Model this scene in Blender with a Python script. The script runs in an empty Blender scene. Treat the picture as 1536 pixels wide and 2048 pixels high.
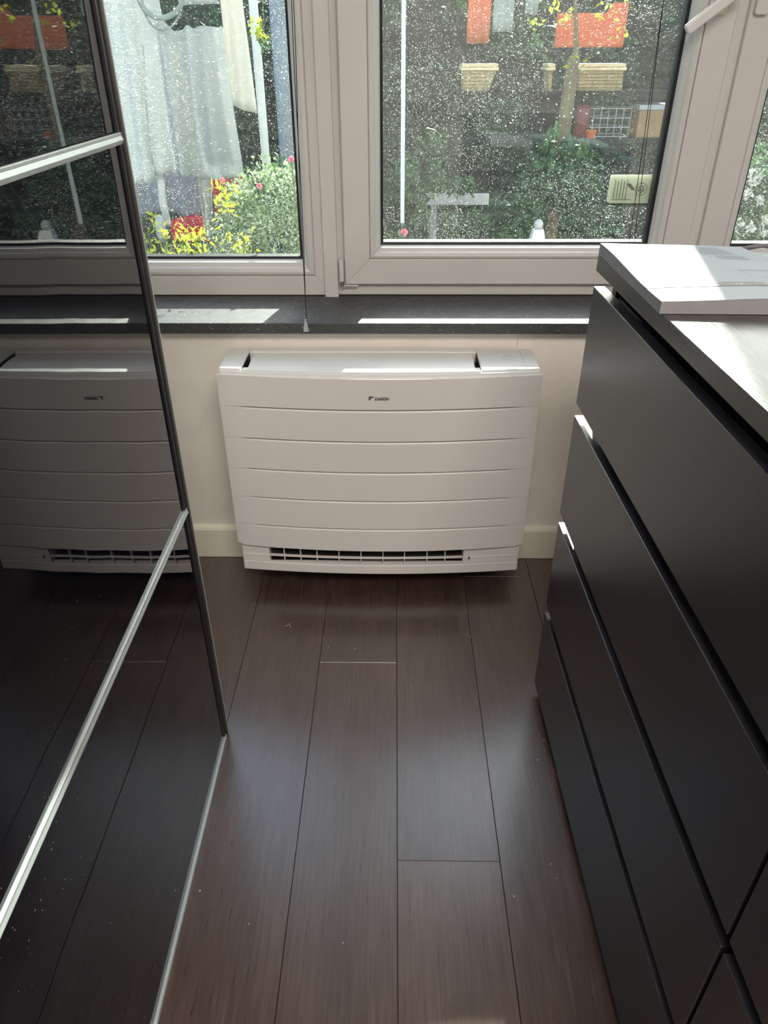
import bpy, bmesh, math, random
import numpy as np
from mathutils import Vector, Matrix
random.seed(7)
RNG = np.random.default_rng(11)
SC = bpy.context.scene
COL = SC.collection

# ------------------------------------------------------------------ camera
CAM = (0.034, -1.7168, 1.2362)
PITCH, YAW, ROLL, FPX = 0.5651, 0.015, -0.0037, 1452.66
_F0 = Vector((-math.sin(YAW), math.cos(YAW), 0)); _R0 = Vector((math.cos(YAW), math.sin(YAW), 0)); _Z = Vector((0, 0, 1))
FW = _F0 * math.cos(PITCH) - _Z * math.sin(PITCH)
_U = _F0 * math.sin(PITCH) + _Z * math.cos(PITCH)
RT = _R0 * math.cos(ROLL) + _U * math.sin(ROLL)
UP = -_R0 * math.sin(ROLL) + _U * math.cos(ROLL)
cd = bpy.data.cameras.new('camera'); co = bpy.data.objects.new('camera', cd); COL.objects.link(co)
cd.sensor_fit = 'VERTICAL'; cd.sensor_height = 32.0; cd.sensor_width = 24.0
cd.lens = 32.0 * FPX / 2048.0; cd.clip_start = 0.02; cd.clip_end = 200
m = Matrix((RT, UP, -FW)).transposed().to_4x4(); m.translation = Vector(CAM); co.matrix_world = m
SC.camera = co

def P(u, v, y):
    """the point at depth y (metres beyond the wall plane) that stands at photo pixel u, v"""
    d = FW + RT * ((u - 768) / FPX) - UP * ((v - 1024) / FPX)
    t = (y - CAM[1]) / d.y
    return (CAM[0] + t * d.x, y, CAM[2] + t * d.z)

# ------------------------------------------------------------------ light
SUN_E, SKY_S, FILL_W, EXPO = 16.0, 0.52, 56.0, 0.2
SC.view_settings.view_transform = 'Standard'; SC.view_settings.look = 'None'
SC.view_settings.gamma = 1; SC.view_settings.use_curve_mapping = False
SC.view_settings.exposure = EXPO
W = bpy.data.worlds.new('sky'); SC.world = W; W.use_nodes = True
nt = W.node_tree; nt.nodes.clear()
sky = nt.nodes.new('ShaderNodeTexSky'); sky.sky_type = 'NISHITA'; sky.sun_disc = False
sky.sun_elevation = math.radians(29.8); sky.sun_rotation = math.radians(12.5)
sky.air_density = 1.0; sky.dust_density = 1.6; sky.ozone_density = 1.0
bg = nt.nodes.new('ShaderNodeBackground'); bg.inputs[1].default_value = SKY_S
wo = nt.nodes.new('ShaderNodeOutputWorld')
nt.links.new(sky.outputs[0], bg.inputs[0]); nt.links.new(bg.outputs[0], wo.inputs[0])
sd = bpy.data.lights.new('sun', 'SUN'); sd.energy = SUN_E; sd.angle = math.radians(0.6); sd.color = (1.0, 0.95, 0.86)
so = bpy.data.objects.new('sun', sd); COL.objects.link(so)
so.rotation_euler = Vector((0.222, 1.0, 0.59)).to_track_quat('Z', 'Y').to_euler(); so.location = (1, 4, 4)
fd = bpy.data.lights.new('room_fill_light', 'AREA'); fd.shape = 'RECTANGLE'; fd.size = 1.2; fd.size_y = .9  # fill light added to brighten the room, no such lamp is seen
fd.energy = FILL_W; fd.color = (1.0, 0.92, 0.85)
fo = bpy.data.objects.new('room_fill_light', fd); COL.objects.link(fo)
fo.location = (0.35, -2.4, 2.49)
SC.cycles.transparent_max_bounces = 24

# ------------------------------------------------------------------ materials
def new_mat(name):
    mt = bpy.data.materials.new(name); mt.use_nodes = True
    n = mt.node_tree.nodes; n.clear(); out = n.new('ShaderNodeOutputMaterial')
    return mt, n, mt.node_tree.links, out
def sin_(node, name, v):
    if name in node.inputs: node.inputs[name].default_value = v
def pbsdf(n, col=(.8, .8, .8), rough=.5, metal=0, spec=.5):
    b = n.new('ShaderNodeBsdfPrincipled'); sin_(b, 'Base Color', (*col, 1)); sin_(b, 'Roughness', rough)
    sin_(b, 'Metallic', metal); sin_(b, 'Specular IOR Level', spec); return b
def coords(n, l, scale=(1, 1, 1), kind='Object'):
    t = n.new('ShaderNodeTexCoord'); mp = n.new('ShaderNodeMapping'); mp.inputs['Scale'].default_value = scale
    l.new(t.outputs[kind], mp.inputs[0]); return mp.outputs[0]
def noise(n, l, vec, scale, detail=3, rough=.5):
    t = n.new('ShaderNodeTexNoise'); t.inputs['Scale'].default_value = scale; t.inputs['Detail'].default_value = detail
    t.inputs['Roughness'].default_value = rough
    if vec is not None: l.new(vec, t.inputs['Vector'])
    return t.outputs['Fac']
def ramp(n, l, fac, pts):
    r = n.new('ShaderNodeValToRGB'); e = r.color_ramp.elements
    e[0].position = pts[0][0]; e[0].color = (*pts[0][1], 1); e[1].position = pts[-1][0]; e[1].color = (*pts[-1][1], 1)
    for p, c in pts[1:-1]: k = e.new(p); k.color = (*c, 1)
    l.new(fac, r.inputs[0]); return r.outputs[0]
def mathn(n, l, op, a, b=None, clamp=False):
    x = n.new('ShaderNodeMath'); x.operation = op; x.use_clamp = clamp
    for i, v in enumerate((a, b)):
        if v is None: continue
        if isinstance(v, (int, float)): x.inputs[i].default_value = v
        else: l.new(v, x.inputs[i])
    return x.outputs[0]
def bump(n, l, h, strength, dist, b):
    k = n.new('ShaderNodeBump'); k.inputs['Strength'].default_value = strength; k.inputs['Distance'].default_value = dist
    l.new(h, k.inputs['Height']); l.new(k.outputs[0], b.inputs['Normal'])
def simple(name, col, rough=.5, metal=0, spec=.5, var=0.0, vscale=8, bstr=0, bscale=200):
    mt, n, l, out = new_mat(name); b = pbsdf(n, col, rough, metal, spec); v = coords(n, l)
    if var:
        f = noise(n, l, v, vscale, 4)
        c = ramp(n, l, f, [(.25, tuple(x * (1 - var) for x in col)), (.75, tuple(min(1, x * (1 + var)) for x in col))])
        l.new(c, b.inputs['Base Color'])
    if bstr: bump(n, l, noise(n, l, v, bscale, 2), bstr, .001, b)
    l.new(b.outputs[0], out.inputs[0]); return mt

M = {}
M['upvc'] = simple('white_window_plastic', (.66, .635, .61), .38, var=.04, vscale=5)
M['gasket'] = simple('black_rubber', (.012, .012, .014), .5, bstr=.2)
M['unit'] = simple('matte_white_plastic', (.80, .765, .735), .42, var=.015, vscale=3)
M['unit_top'] = simple('satin_white_plastic', (.80, .79, .775), .35, var=.015, vscale=3)
M['unit_dark'] = simple('dark_cavity', (.012, .012, .013), .6, var=.2)  # near-black also stands in for shade inside the vent and slots
M['grille_shadow'] = simple('shade_dark_vent_blade', (.035, .035, .035), .5, var=.1)  # blades coloured darker to deepen the shade in the vent
M['print_and_gap_grey'] = simple('grey_print_and_gap_shade', (.06, .055, .055), .5, var=.05)  # print colour, also the painted shade between the slats
M['ring_grey'] = simple('pale_grey_print', (.50, .49, .47), .4, var=.05)
M['skirting'] = simple('cream_gloss_paint', (.90, .86, .71), .35, var=.03)
M['alu'] = simple('brushed_aluminium', (.55, .60, .60), .35, metal=.45, var=.05, vscale=40)
M['bronze'] = simple('dark_bronze_metal', (.075, .062, .055), .42, metal=.6, var=.08, vscale=20)
M['plaster'] = simple('white_plaster', (.78, .76, .73), .85, var=.03, bstr=.1)
M['ceiling'] = simple('ceiling_paint', (.82, .81, .79), .9, var=.02)
M['steel'] = simple('steel_pin', (.4, .4, .4), .3, metal=1, var=.05)
M['cord'] = simple('dark_blue_cord', (.02, .02, .045), .6, var=.2, vscale=300)
M['cordblack'] = simple('black_cord', (.01, .01, .012), .6, var=.2, vscale=300)
M['handle'] = simple('white_lever_plastic', (.74, .72, .70), .3, var=.02)
M['ivory'] = simple('ivory_plastic', (.75, .70, .55), .35, var=.02)
M['cable'] = simple('grey_cable', (.16, .15, .15), .45, var=.05)
M['carcass'] = simple('black_carcass', (.012, .012, .013), .5, var=.2, vscale=12)

# wall paint with scuffs and filler marks
mt, n, l, out = new_mat('cream_wall_paint'); v = coords(n, l); b = pbsdf(n, (.8, .74, .66), .6)
c = ramp(n, l, noise(n, l, v, 3.5, 5, .6), [(.3, (.80, .735, .65)), (.55, (.92, .85, .77)), (.8, (.95, .89, .81))])
sp = ramp(n, l, noise(n, l, coords(n, l, (1, 1, .55)), 22, 6, .75), [(.74, (1, 1, 1)), (.80, (.60, .55, .48))])
mx = n.new('ShaderNodeMix'); mx.data_type = 'RGBA'; mx.blend_type = 'MULTIPLY'; mx.inputs[0].default_value = 1
l.new(c, mx.inputs[6]); l.new(sp, mx.inputs[7]); l.new(mx.outputs[2], b.inputs['Base Color'])
bump(n, l, noise(n, l, v, 60, 4), .12, .002, b); l.new(b.outputs[0], out.inputs[0]); M['wall'] = mt

# laminate floor plank
mt, n, l, out = new_mat('dark_oak_laminate'); b = pbsdf(n, (.06, .03, .02), .33)
tc = n.new('ShaderNodeTexCoord'); oi = n.new('ShaderNodeObjectInfo')
va = n.new('ShaderNodeVectorMath'); va.operation = 'ADD'; l.new(tc.outputs['Object'], va.inputs[0])
sc_ = n.new('ShaderNodeVectorMath'); sc_.operation = 'SCALE'; sc_.inputs[3].default_value = 37
cmb = n.new('ShaderNodeCombineXYZ'); l.new(oi.outputs['Random'], cmb.inputs[0]); l.new(oi.outputs['Random'], cmb.inputs[1])
l.new(cmb.outputs[0], sc_.inputs[0]); l.new(sc_.outputs[0], va.inputs[1])
mp = n.new('ShaderNodeMapping'); mp.inputs['Scale'].default_value = (1, .045, 1); l.new(va.outputs[0], mp.inputs[0])
g1 = noise(n, l, mp.outputs[0], 190, 5, .65)
mp2 = n.new('ShaderNodeMapping'); mp2.inputs['Scale'].default_value = (1, .16, 1); l.new(va.outputs[0], mp2.inputs[0])
g2 = noise(n, l, mp2.outputs[0], 14, 4, .6)
gs = mathn(n, l, 'ADD', mathn(n, l, 'MULTIPLY', g1, .6), mathn(n, l, 'MULTIPLY', g2, .4))
c = ramp(n, l, gs, [(.36, (.038, .020, .015)), (.5, (.064, .036, .028)), (.64, (.100, .060, .048))])
hs = n.new('ShaderNodeHueSaturation'); l.new(c, hs.inputs['Color'])
l.new(mathn(n, l, 'ADD', mathn(n, l, 'MULTIPLY', oi.outputs['Random'], .3), .85), hs.inputs['Value'])
l.new(hs.outputs[0], b.inputs['Base Color'])
l.new(mathn(n, l, 'ADD', mathn(n, l, 'MULTIPLY', g1, .16), .22), b.inputs['Roughness'])
bump(n, l, g1, .28, .0012, b); l.new(b.outputs[0], out.inputs[0]); M['plank'] = mt; sin_(b, 'Specular IOR Level', 1.0); sin_(b, 'Coat Weight', 1.0); sin_(b, 'Coat Roughness', .24)

# black-brown veneer of the chests: grain along local y
def veneer(name, c0, c1, rough, bs, sc=(1, .05, 1), spec=.8, coat=0):
    mt, n, l, out = new_mat(name); b = pbsdf(n, c0, rough, spec=spec); sin_(b, 'Coat Weight', coat); sin_(b, 'Coat Roughness', .10)
    v = coords(n, l, sc); g = noise(n, l, v, 150, 5, .6)
    l.new(ramp(n, l, g, [(.35, c0), (.7, c1)]), b.inputs['Base Color'])
    l.new(mathn(n, l, 'ADD', mathn(n, l, 'MULTIPLY', g, .15), rough - .07), b.inputs['Roughness'])
    bump(n, l, g, bs, .001, b); l.new(b.outputs[0], out.inputs[0]); return mt
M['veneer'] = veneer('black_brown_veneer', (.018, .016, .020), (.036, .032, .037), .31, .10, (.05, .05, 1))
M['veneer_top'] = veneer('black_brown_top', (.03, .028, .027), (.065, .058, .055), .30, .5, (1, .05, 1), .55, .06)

# dark speckled stone sill
mt, n, l, out = new_mat('dark_composite_stone'); v = coords(n, l); b = pbsdf(n, (.03, .03, .03), .3, spec=1.0)
base = ramp(n, l, noise(n, l, v, 30, 6, .7), [(.3, (.017, .017, .018)), (.7, (.048, .047, .046))])
vo = n.new('ShaderNodeTexVoronoi'); vo.inputs['Scale'].default_value = 230; l.new(v, vo.inputs['Vector'])
sxyz = n.new('ShaderNodeSeparateColor'); l.new(vo.outputs['Color'], sxyz.inputs[0])
thr = mathn(n, l, 'MULTIPLY', mathn(n, l, 'SUBTRACT', sxyz.outputs[0], .80, True), 1.8)
spk = mathn(n, l, 'LESS_THAN', vo.outputs['Distance'], thr)
mx = n.new('ShaderNodeMix'); mx.data_type = 'RGBA'; l.new(spk, mx.inputs[0]); l.new(base, mx.inputs[6]); mx.inputs[7].default_value = (.42, .40, .38, 1)
l.new(mx.outputs[2], b.inputs['Base Color'])
l.new(mathn(n, l, 'ADD', mathn(n, l, 'MULTIPLY', noise(n, l, v, 45, 5, .7), .3), .42), b.inputs['Roughness'])
bump(n, l, noise(n, l, v, 120, 5, .7), .45, .001, b); l.new(b.outputs[0], out.inputs[0]); M['stone'] = mt

# window glass: clear pane and dusty pane
def glass(name, dusty):
    mt, n, l, out = new_mat(name)
    tr = n.new('ShaderNodeBsdfTransparent'); tr.inputs[0].default_value = (.94, .97, .96, 1)
    gl = n.new('ShaderNodeBsdfGlossy'); gl.inputs['Roughness'].default_value = 0.0
    lw = n.new('ShaderNodeLayerWeight'); lw.inputs[0].default_value = .5
    fr = mathn(n, l, 'ADD', mathn(n, l, 'MULTIPLY', mathn(n, l, 'POWER', lw.outputs['Facing'], 5), .96), .04)
    m1 = n.new('ShaderNodeMixShader'); l.new(fr, m1.inputs[0]); l.new(tr.outputs[0], m1.inputs[1]); l.new(gl.outputs[0], m1.inputs[2])
    res = m1.outputs[0]
    if dusty:
        v = coords(n, l)
        tot = None
        for s, cut, k, off in ((190, .52, .66, 0), (480, .20, .60, 7)):
            vo = n.new('ShaderNodeTexVoronoi'); vo.inputs['Scale'].default_value = s
            mp = n.new('ShaderNodeMapping'); mp.inputs['Location'].default_value = (off, 0, off); mp.inputs['Scale'].default_value = (1, 0, 1)
            l.new(v, mp.inputs[0]); l.new(mp.outputs[0], vo.inputs['Vector'])
            sx = n.new('ShaderNodeSeparateColor'); l.new(vo.outputs['Color'], sx.inputs[0])
            t = mathn(n, l, 'MULTIPLY', mathn(n, l, 'SUBTRACT', sx.outputs[0], cut, True), k)
            dens = ramp(n, l, noise(n, l, v, 2.6 + off * .2, 3), [(.32, (.35, .35, .35)), (.62, (1, 1, 1))])
            t = mathn(n, l, 'MULTIPLY', t, dens)
            q = mathn(n, l, 'MULTIPLY', mathn(n, l, 'LESS_THAN', vo.outputs['Distance'], t), mathn(n, l, 'ADD', mathn(n, l, 'MULTIPLY', sx.outputs[1], .62), .12))
            tot = q if tot is None else mathn(n, l, 'MAXIMUM', tot, q)
        hz = ramp(n, l, noise(n, l, coords(n, l, (.35, 1, 4)), 9, 6, .7), [(.3, (.006, .006, .006)), (.75, (.030, .030, .030))])
        tot = mathn(n, l, 'ADD', tot, hz, True)
        df = n.new('ShaderNodeBsdfDiffuse'); df.inputs[0].default_value = (.75, .77, .75, 1)
        tl = n.new('ShaderNodeBsdfTranslucent'); tl.inputs[0].default_value = (.75, .78, .76, 1)
        m2 = n.new('ShaderNodeMixShader'); m2.inputs[0].default_value = .35; l.new(df.outputs[0], m2.inputs[1]); l.new(tl.outputs[0], m2.inputs[2])
        m3 = n.new('ShaderNodeMixShader'); l.new(tot, m3.inputs[0]); l.new(res, m3.inputs[1]); l.new(m2.outputs[0], m3.inputs[2])
        res = m3.outputs[0]
    l.new(res, out.inputs[0]); return mt
M['glass'] = glass('clear_glass', False); M['dusty'] = glass('dusty_glass', True)

# black lacquered glass of the wardrobe door
mt, n, l, out = new_mat('black_lacquered_glass'); v = coords(n, l); b = pbsdf(n, (.002, .0025, .005), .015, spec=.62)
vo = n.new('ShaderNodeTexVoronoi'); vo.inputs['Scale'].default_value = 120
mp = n.new('ShaderNodeMapping'); mp.inputs['Scale'].default_value = (0, 1, 1); l.new(v, mp.inputs[0]); l.new(mp.outputs[0], vo.inputs['Vector'])
sx = n.new('ShaderNodeSeparateColor'); l.new(vo.outputs['Color'], sx.inputs[0])
t = mathn(n, l, 'MULTIPLY', mathn(n, l, 'SUBTRACT', sx.outputs[0], .8, True), .7)
t = mathn(n, l, 'MULTIPLY', t, ramp(n, l, noise(n, l, v, 3, 3), [(.45, (.2, .2, .2)), (.65, (1, 1, 1))]))
q = mathn(n, l, 'LESS_THAN', vo.outputs['Distance'], t)
mx = n.new('ShaderNodeMix'); mx.data_type = 'RGBA'; l.new(q, mx.inputs[0]); mx.inputs[6].default_value = (.002, .0025, .005, 1); mx.inputs[7].default_value = (.18, .18, .17, 1)
l.new(mx.outputs[2], b.inputs['Base Color'])
bump(n, l, noise(n, l, coords(n, l, (1, 1, .6)), 5.5, 1), .30, .0022, b)
l.new(b.outputs[0], out.inputs[0]); M['blackglass'] = mt

def cloth_mat(name, col, trans=.45, bscale=260, bs=.5, rib=(1, 1, 1), var=.06):
    mt, n, l, out = new_mat(name); v = coords(n, l, rib)
    c = ramp(n, l, noise(n, l, v, 12, 4), [(.3, tuple(x * (1 - var) for x in col)), (.7, col)])
    df = n.new('ShaderNodeBsdfDiffuse'); tl = n.new('ShaderNodeBsdfTranslucent'); l.new(c, df.inputs[0]); l.new(c, tl.inputs[0])
    k = n.new('ShaderNodeBump'); k.inputs['Strength'].default_value = bs; k.inputs['Distance'].default_value = .004
    l.new(noise(n, l, v, bscale, 2), k.inputs['Height']); l.new(k.outputs[0], df.inputs['Normal']); l.new(k.outputs[0], tl.inputs['Normal'])
    ms = n.new('ShaderNodeMixShader'); ms.inputs[0].default_value = trans; l.new(df.outputs[0], ms.inputs[1]); l.new(tl.outputs[0], ms.inputs[2])
    l.new(ms.outputs[0], out.inputs[0]); return mt
def leaf_mat(name, c0, c1, trans=.45, scale=9):
    mt, n, l, out = new_mat(name); v = coords(n, l)
    c = ramp(n, l, noise(n, l, v, scale, 5, .7), [(.35, c0), (.65, c1)])
    b = pbsdf(n, c0, .45); l.new(c, b.inputs['Base Color'])
    tl = n.new('ShaderNodeBsdfTranslucent'); l.new(c, tl.inputs[0])
    ms = n.new('ShaderNodeMixShader'); ms.inputs[0].default_value = trans; l.new(b.outputs[0], ms.inputs[1]); l.new(tl.outputs[0], ms.inputs[2])
    l.new(ms.outputs[0], out.inputs[0]); return mt
M['wand'] = cloth_mat('frosted_white_plastic', (.84, .91, .92), .6, 200, .05)
M['robe'] = cloth_mat('white_waffle_cloth', (.64, .655, .66), .38, 130, .9, (.5, 1, 1.8))
M['cream_cloth'] = cloth_mat('cream_cloth', (.74, .71, .66), .30, 30, .4)
M['grey_cloth'] = cloth_mat('blue_grey_cloth', (.34, .35, .42), .25, 60, .3)
M['red_cloth'] = cloth_mat('crimson_cloth', (.80, .02, .07), .40, 40, .4)
M['orange_cloth'] = cloth_mat('orange_ribbed_cloth', (.70, .24, .13), .32, 60, .9, (.3, 1, 2.5))
M['pale_cloth'] = cloth_mat('pale_grey_cloth', (.42, .47, .46), .3, 60, .6, (.3, 1, 2.5))
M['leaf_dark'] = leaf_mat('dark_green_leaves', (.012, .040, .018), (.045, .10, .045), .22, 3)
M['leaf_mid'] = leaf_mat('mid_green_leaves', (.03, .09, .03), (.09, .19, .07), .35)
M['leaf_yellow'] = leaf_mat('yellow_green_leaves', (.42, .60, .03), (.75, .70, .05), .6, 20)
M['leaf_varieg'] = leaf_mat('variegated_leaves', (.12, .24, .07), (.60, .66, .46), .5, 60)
M['petal_pink'] = leaf_mat('pink_petals', (.85, .18, .30), (.90, .40, .50), .4, 40)
M['petal_white'] = leaf_mat('white_petals', (.55, .55, .55), (.7, .7, .68), .25, 40)
M['bark'] = simple('tan_bark', (.17, .14, .085), .9, var=.3, vscale=30, bstr=.6, bscale=60)
M['stem'] = simple('green_stem', (.10, .16, .05), .7, var=.2)
M['white_pole'] = simple('white_coated_pole', (.70, .73, .73), .4, var=.03)
M['grey_pole'] = simple('grey_plastic_pipe', (.28, .31, .34), .5, var=.06)
M['fence'] = simple('gap_darkening_boards', (.030, .028, .024), .8, var=.35, vscale=9, bstr=.3)  # board colour kept dark so gaps between leaves go black
M['ground'] = simple('dark_grey_paving', (.10, .10, .09), .9, var=.3, vscale=4)  # dark grey paving, tone varied at random
M['wicker'] = simple('tan_wicker', (.45, .36, .20), .7, var=.25, vscale=50)
M['wicker_rim'] = simple('cream_rim', (.80, .70, .45), .6, var=.1)
M['greywood'] = simple('pale_grey_board', (.42, .44, .47), .7, var=.15, vscale=12)
M['shelfwood'] = simple('dark_shelf_wood', (.03, .035, .033), 1.0, spec=0, var=.2)
M['wire'] = simple('grey_wire', (.5, .53, .55), .4, metal=.5, var=.05)
M['brownbox'] = simple('brown_box_board', (.33, .21, .10), .7, var=.2)
M['terracotta'] = simple('orange_pot', (.75, .16, .06), .6, var=.1)
M['maroon'] = simple('maroon_tin', (.22, .03, .04), .5, var=.15)
M['sticker'] = simple('pale_yellow_paper', (.95, .92, .70), .6, var=.03)
M['stickerink'] = simple('grey_ink', (.16, .15, .11), .6, var=.1)
M['paper'] = simple('manual_paper', (.40, .445, .48), .75, spec=.3, var=.01)
M['pageedge'] = simple('page_edges', (.28, .265, .27), .9, var=.08, vscale=60)
M['ink'] = simple('grey_text_print', (.20, .23, .25), .6, var=.1, vscale=300)
M['band'] = simple('speckled_grey_band', (.22, .22, .21), .6, var=.45, vscale=420)
M['gold'] = simple('golden_print', (.80, .66, .40), .5, var=.1, vscale=200)
M['greenpaper'] = simple('pale_green_paper', (.45, .54, .52), .6, var=.03)
M['crumb'] = simple('pale_debris', (.62, .55, .45), .7, var=.1)
mt, n, l, out = new_mat('clear_plastic'); b = pbsdf(n, (.72, .76, .78), .15); sin_(b, 'Transmission Weight', .5); v = coords(n, l)
bump(n, l, noise(n, l, v, 90, 1), .05, .001, b); l.new(b.outputs[0], out.inputs[0]); M['clearplastic'] = mt

# ------------------------------------------------------------------ mesh helpers
class MB:
    def __init__(s): s.v = []; s.f = []
    def add(s, vs, fs):
        k = len(s.v); s.v.extend(tuple(map(float, q)) for q in vs); s.f.extend(tuple(i + k for i in f) for f in fs); return s
    def box(s, x0, x1, y0, y1, z0, z1):
        return s.add([(x0, y0, z0), (x1, y0, z0), (x1, y1, z0), (x0, y1, z0), (x0, y0, z1), (x1, y0, z1), (x1, y1, z1), (x0, y1, z1)],
                     [(0, 3, 2, 1), (4, 5, 6, 7), (0, 1, 5, 4), (1, 2, 6, 5), (2, 3, 7, 6), (3, 0, 4, 7)])
    def tube(s, pts, r, n=8, cap=True):
        pts = [Vector(p) for p in pts]; k0 = len(s.v); rs = r if isinstance(r, (list, tuple)) else [r] * len(pts)
        ref = None
        for i, p in enumerate(pts):
            d = (pts[min(i + 1, len(pts) - 1)] - pts[max(i - 1, 0)]).normalized()
            if ref is None: ref = d.orthogonal().normalized()
            a = (ref - d * ref.dot(d)).normalized(); ref = a; b = d.cross(a)
            for j in range(n):
                t = 2 * math.pi * j / n; s.v.append(tuple(p + (a * math.cos(t) + b * math.sin(t)) * rs[i]))
        for i in range(len(pts) - 1):
            for j in range(n):
                a, b = k0 + i * n + j, k0 + i * n + (j + 1) % n; s.f.append((a, b, b + n, a + n))
        if cap:
            s.f.append(tuple(k0 + j for j in reversed(range(n)))); s.f.append(tuple(k0 + (len(pts) - 1) * n + j for j in range(n)))
        return s
    def ring(s, x0, x1, z0, z1, prof, gap=.0002, sides='BTLR'):
        """four mitred bars round a rectangle; prof = (inward offset, y) loop"""
        n = len(prof)
        def corner(cx, cz, sx, sz, d, ga, gb): return (cx + sx * d + ga, cz + sz * d + gb)
        C = {'B': ((x0, z0, 1, 1), (x1, z0, -1, 1), (gap, 0)), 'T': ((x1, z1, -1, -1), (x0, z1, 1, -1), (-gap, 0)),
             'R': ((x1, z0, -1, 1), (x1, z1, -1, -1), (0, gap)), 'L': ((x0, z1, 1, -1), (x0, z0, 1, 1), (0, -gap))}
        for k in sides:
            a, b, g = C[k]; vs = []
            for (q, sg) in ((a, 1), (b, -1)):
                for d, y in prof:
                    vs.append((q[0] + q[2] * d + g[0] * sg, y, q[1] + q[3] * d + g[1] * sg))
            fs = [(i, (i + 1) % n, (i + 1) % n + n, i + n) for i in range(n)] + [tuple(reversed(range(n))), tuple(range(n, 2 * n))]
            s.add(vs, fs)
        return s
    def lathe(s, prof, c, n=20):
        k0 = len(s.v)
        for r, z in prof:
            for j in range(n):
                t = 2 * math.pi * j / n; s.v.append((c[0] + r * math.cos(t), c[1] + r * math.sin(t), c[2] + z))
        for i in range(len(prof) - 1):
            for j in range(n):
                a, b = k0 + i * n + j, k0 + i * n + (j + 1) % n; s.f.append((a, b, b + n, a + n))
        s.f.append(tuple(k0 + j for j in reversed(range(n)))); s.f.append(tuple(k0 + (len(prof) - 1) * n + j for j in range(n)))
        return s
    def prism(s, poly, y0, y1):
        """polygon in x,z extruded in y"""
        n = len(poly); vs = [(x, y0, z) for x, z in poly] + [(x, y1, z) for x, z in poly]
        return s.add(vs, [tuple(range(n)), tuple(reversed(range(n, 2 * n)))] + [(i, i + n, (i + 1) % n + n, (i + 1) % n) for i in range(n)])
    def prismz(s, poly, z0, z1):
        n = len(poly); vs = [(x, y, z0) for x, y in poly] + [(x, y, z1) for x, y in poly]
        return s.add(vs, [tuple(reversed(range(n))), tuple(range(n, 2 * n))] + [(i, (i + 1) % n, (i + 1) % n + n, i + n) for i in range(n)])
def rounded(x0, x1, z0, z1, r, n=5):
    pts = []
    for cx, cz, a in ((x1 - r, z0 + r, -90), (x1 - r, z1 - r, 0), (x0 + r, z1 - r, 90), (x0 + r, z0 + r, 180)):
        for i in range(n + 1):
            t = math.radians(a + 90 * i / n); pts.append((cx + r * math.cos(t), cz + r * math.sin(t)))
    return pts
def obj(name, mb, mat, parent=None, bev=0, smooth=False, loc=None, seg=2, local=False, norm=True):
    me = bpy.data.meshes.new(name)
    off = Vector((0, 0, 0))
    if parent is not None and not local:
        q = parent
        while q is not None: off += q.location; q = q.parent
    if loc is not None: off = off + Vector(loc)
    vs = [(a - off.x, b - off.y, c - off.z) for a, b, c in mb.v]
    me.from_pydata(vs, [], mb.f)
    if norm:
        bm = bmesh.new(); bm.from_mesh(me); bmesh.ops.recalc_face_normals(bm, faces=bm.faces); bm.to_mesh(me); bm.free()
    o = bpy.data.objects.new(name, me); COL.objects.link(o); me.materials.append(M[mat] if isinstance(mat, str) else mat)
    if parent is not None: o.parent = parent
    if loc is not None: o.location = loc if parent is None else Vector(loc)
    if bev:
        k = o.modifiers.new('edge', 'BEVEL'); k.width = bev; k.segments = seg; k.limit_method = 'ANGLE'; k.angle_limit = math.radians(35)
        k.harden_normals = False
    if smooth:
        for p in me.polygons: p.use_smooth = True
    return o
def tag(o, label, cat=None, group=None, kind=None):
    if label: o['label'] = label
    if cat: o['category'] = cat
    if group: o['group'] = group
    if kind: o['kind'] = kind
    return o
def thing(name, label, cat, loc=(0, 0, 0), rz=0, group=None):
    o = bpy.data.objects.new(name, None); COL.objects.link(o); o.location = loc; o.rotation_euler = (0, 0, rz); o.empty_display_size = .05
    return tag(o, label, cat, group)
def struct(name, mb, mat, label=None, **k):
    return tag(obj(name, mb, mat, **k), label, kind='structure')
def text_mesh(name, body, size, mat, mw, parent, shear=0, offset=0, extrude=.0002, width=None):
    cu = bpy.data.curves.new('lettering', 'FONT'); cu.body = body; cu.size = size; cu.shear = shear; cu.offset = offset; cu.extrude = extrude
    cu.resolution_u = 3
    t = bpy.data.objects.new('tmp', cu); COL.objects.link(t); bpy.context.view_layer.update()
    me = bpy.data.meshes.new_from_object(t.evaluated_get(bpy.context.evaluated_depsgraph_get()))
    bpy.data.objects.remove(t)
    if width:
        xs = [v.co.x for v in me.vertices]; s = width / (max(xs) - min(xs))
        me.transform(Matrix.Diagonal((s, 1, 1, 1)))
    me.transform(mw); me.materials.clear(); me.materials.append(M[mat])
    o = bpy.data.objects.new(name, me); COL.objects.link(o); o.parent = parent; return o

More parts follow.
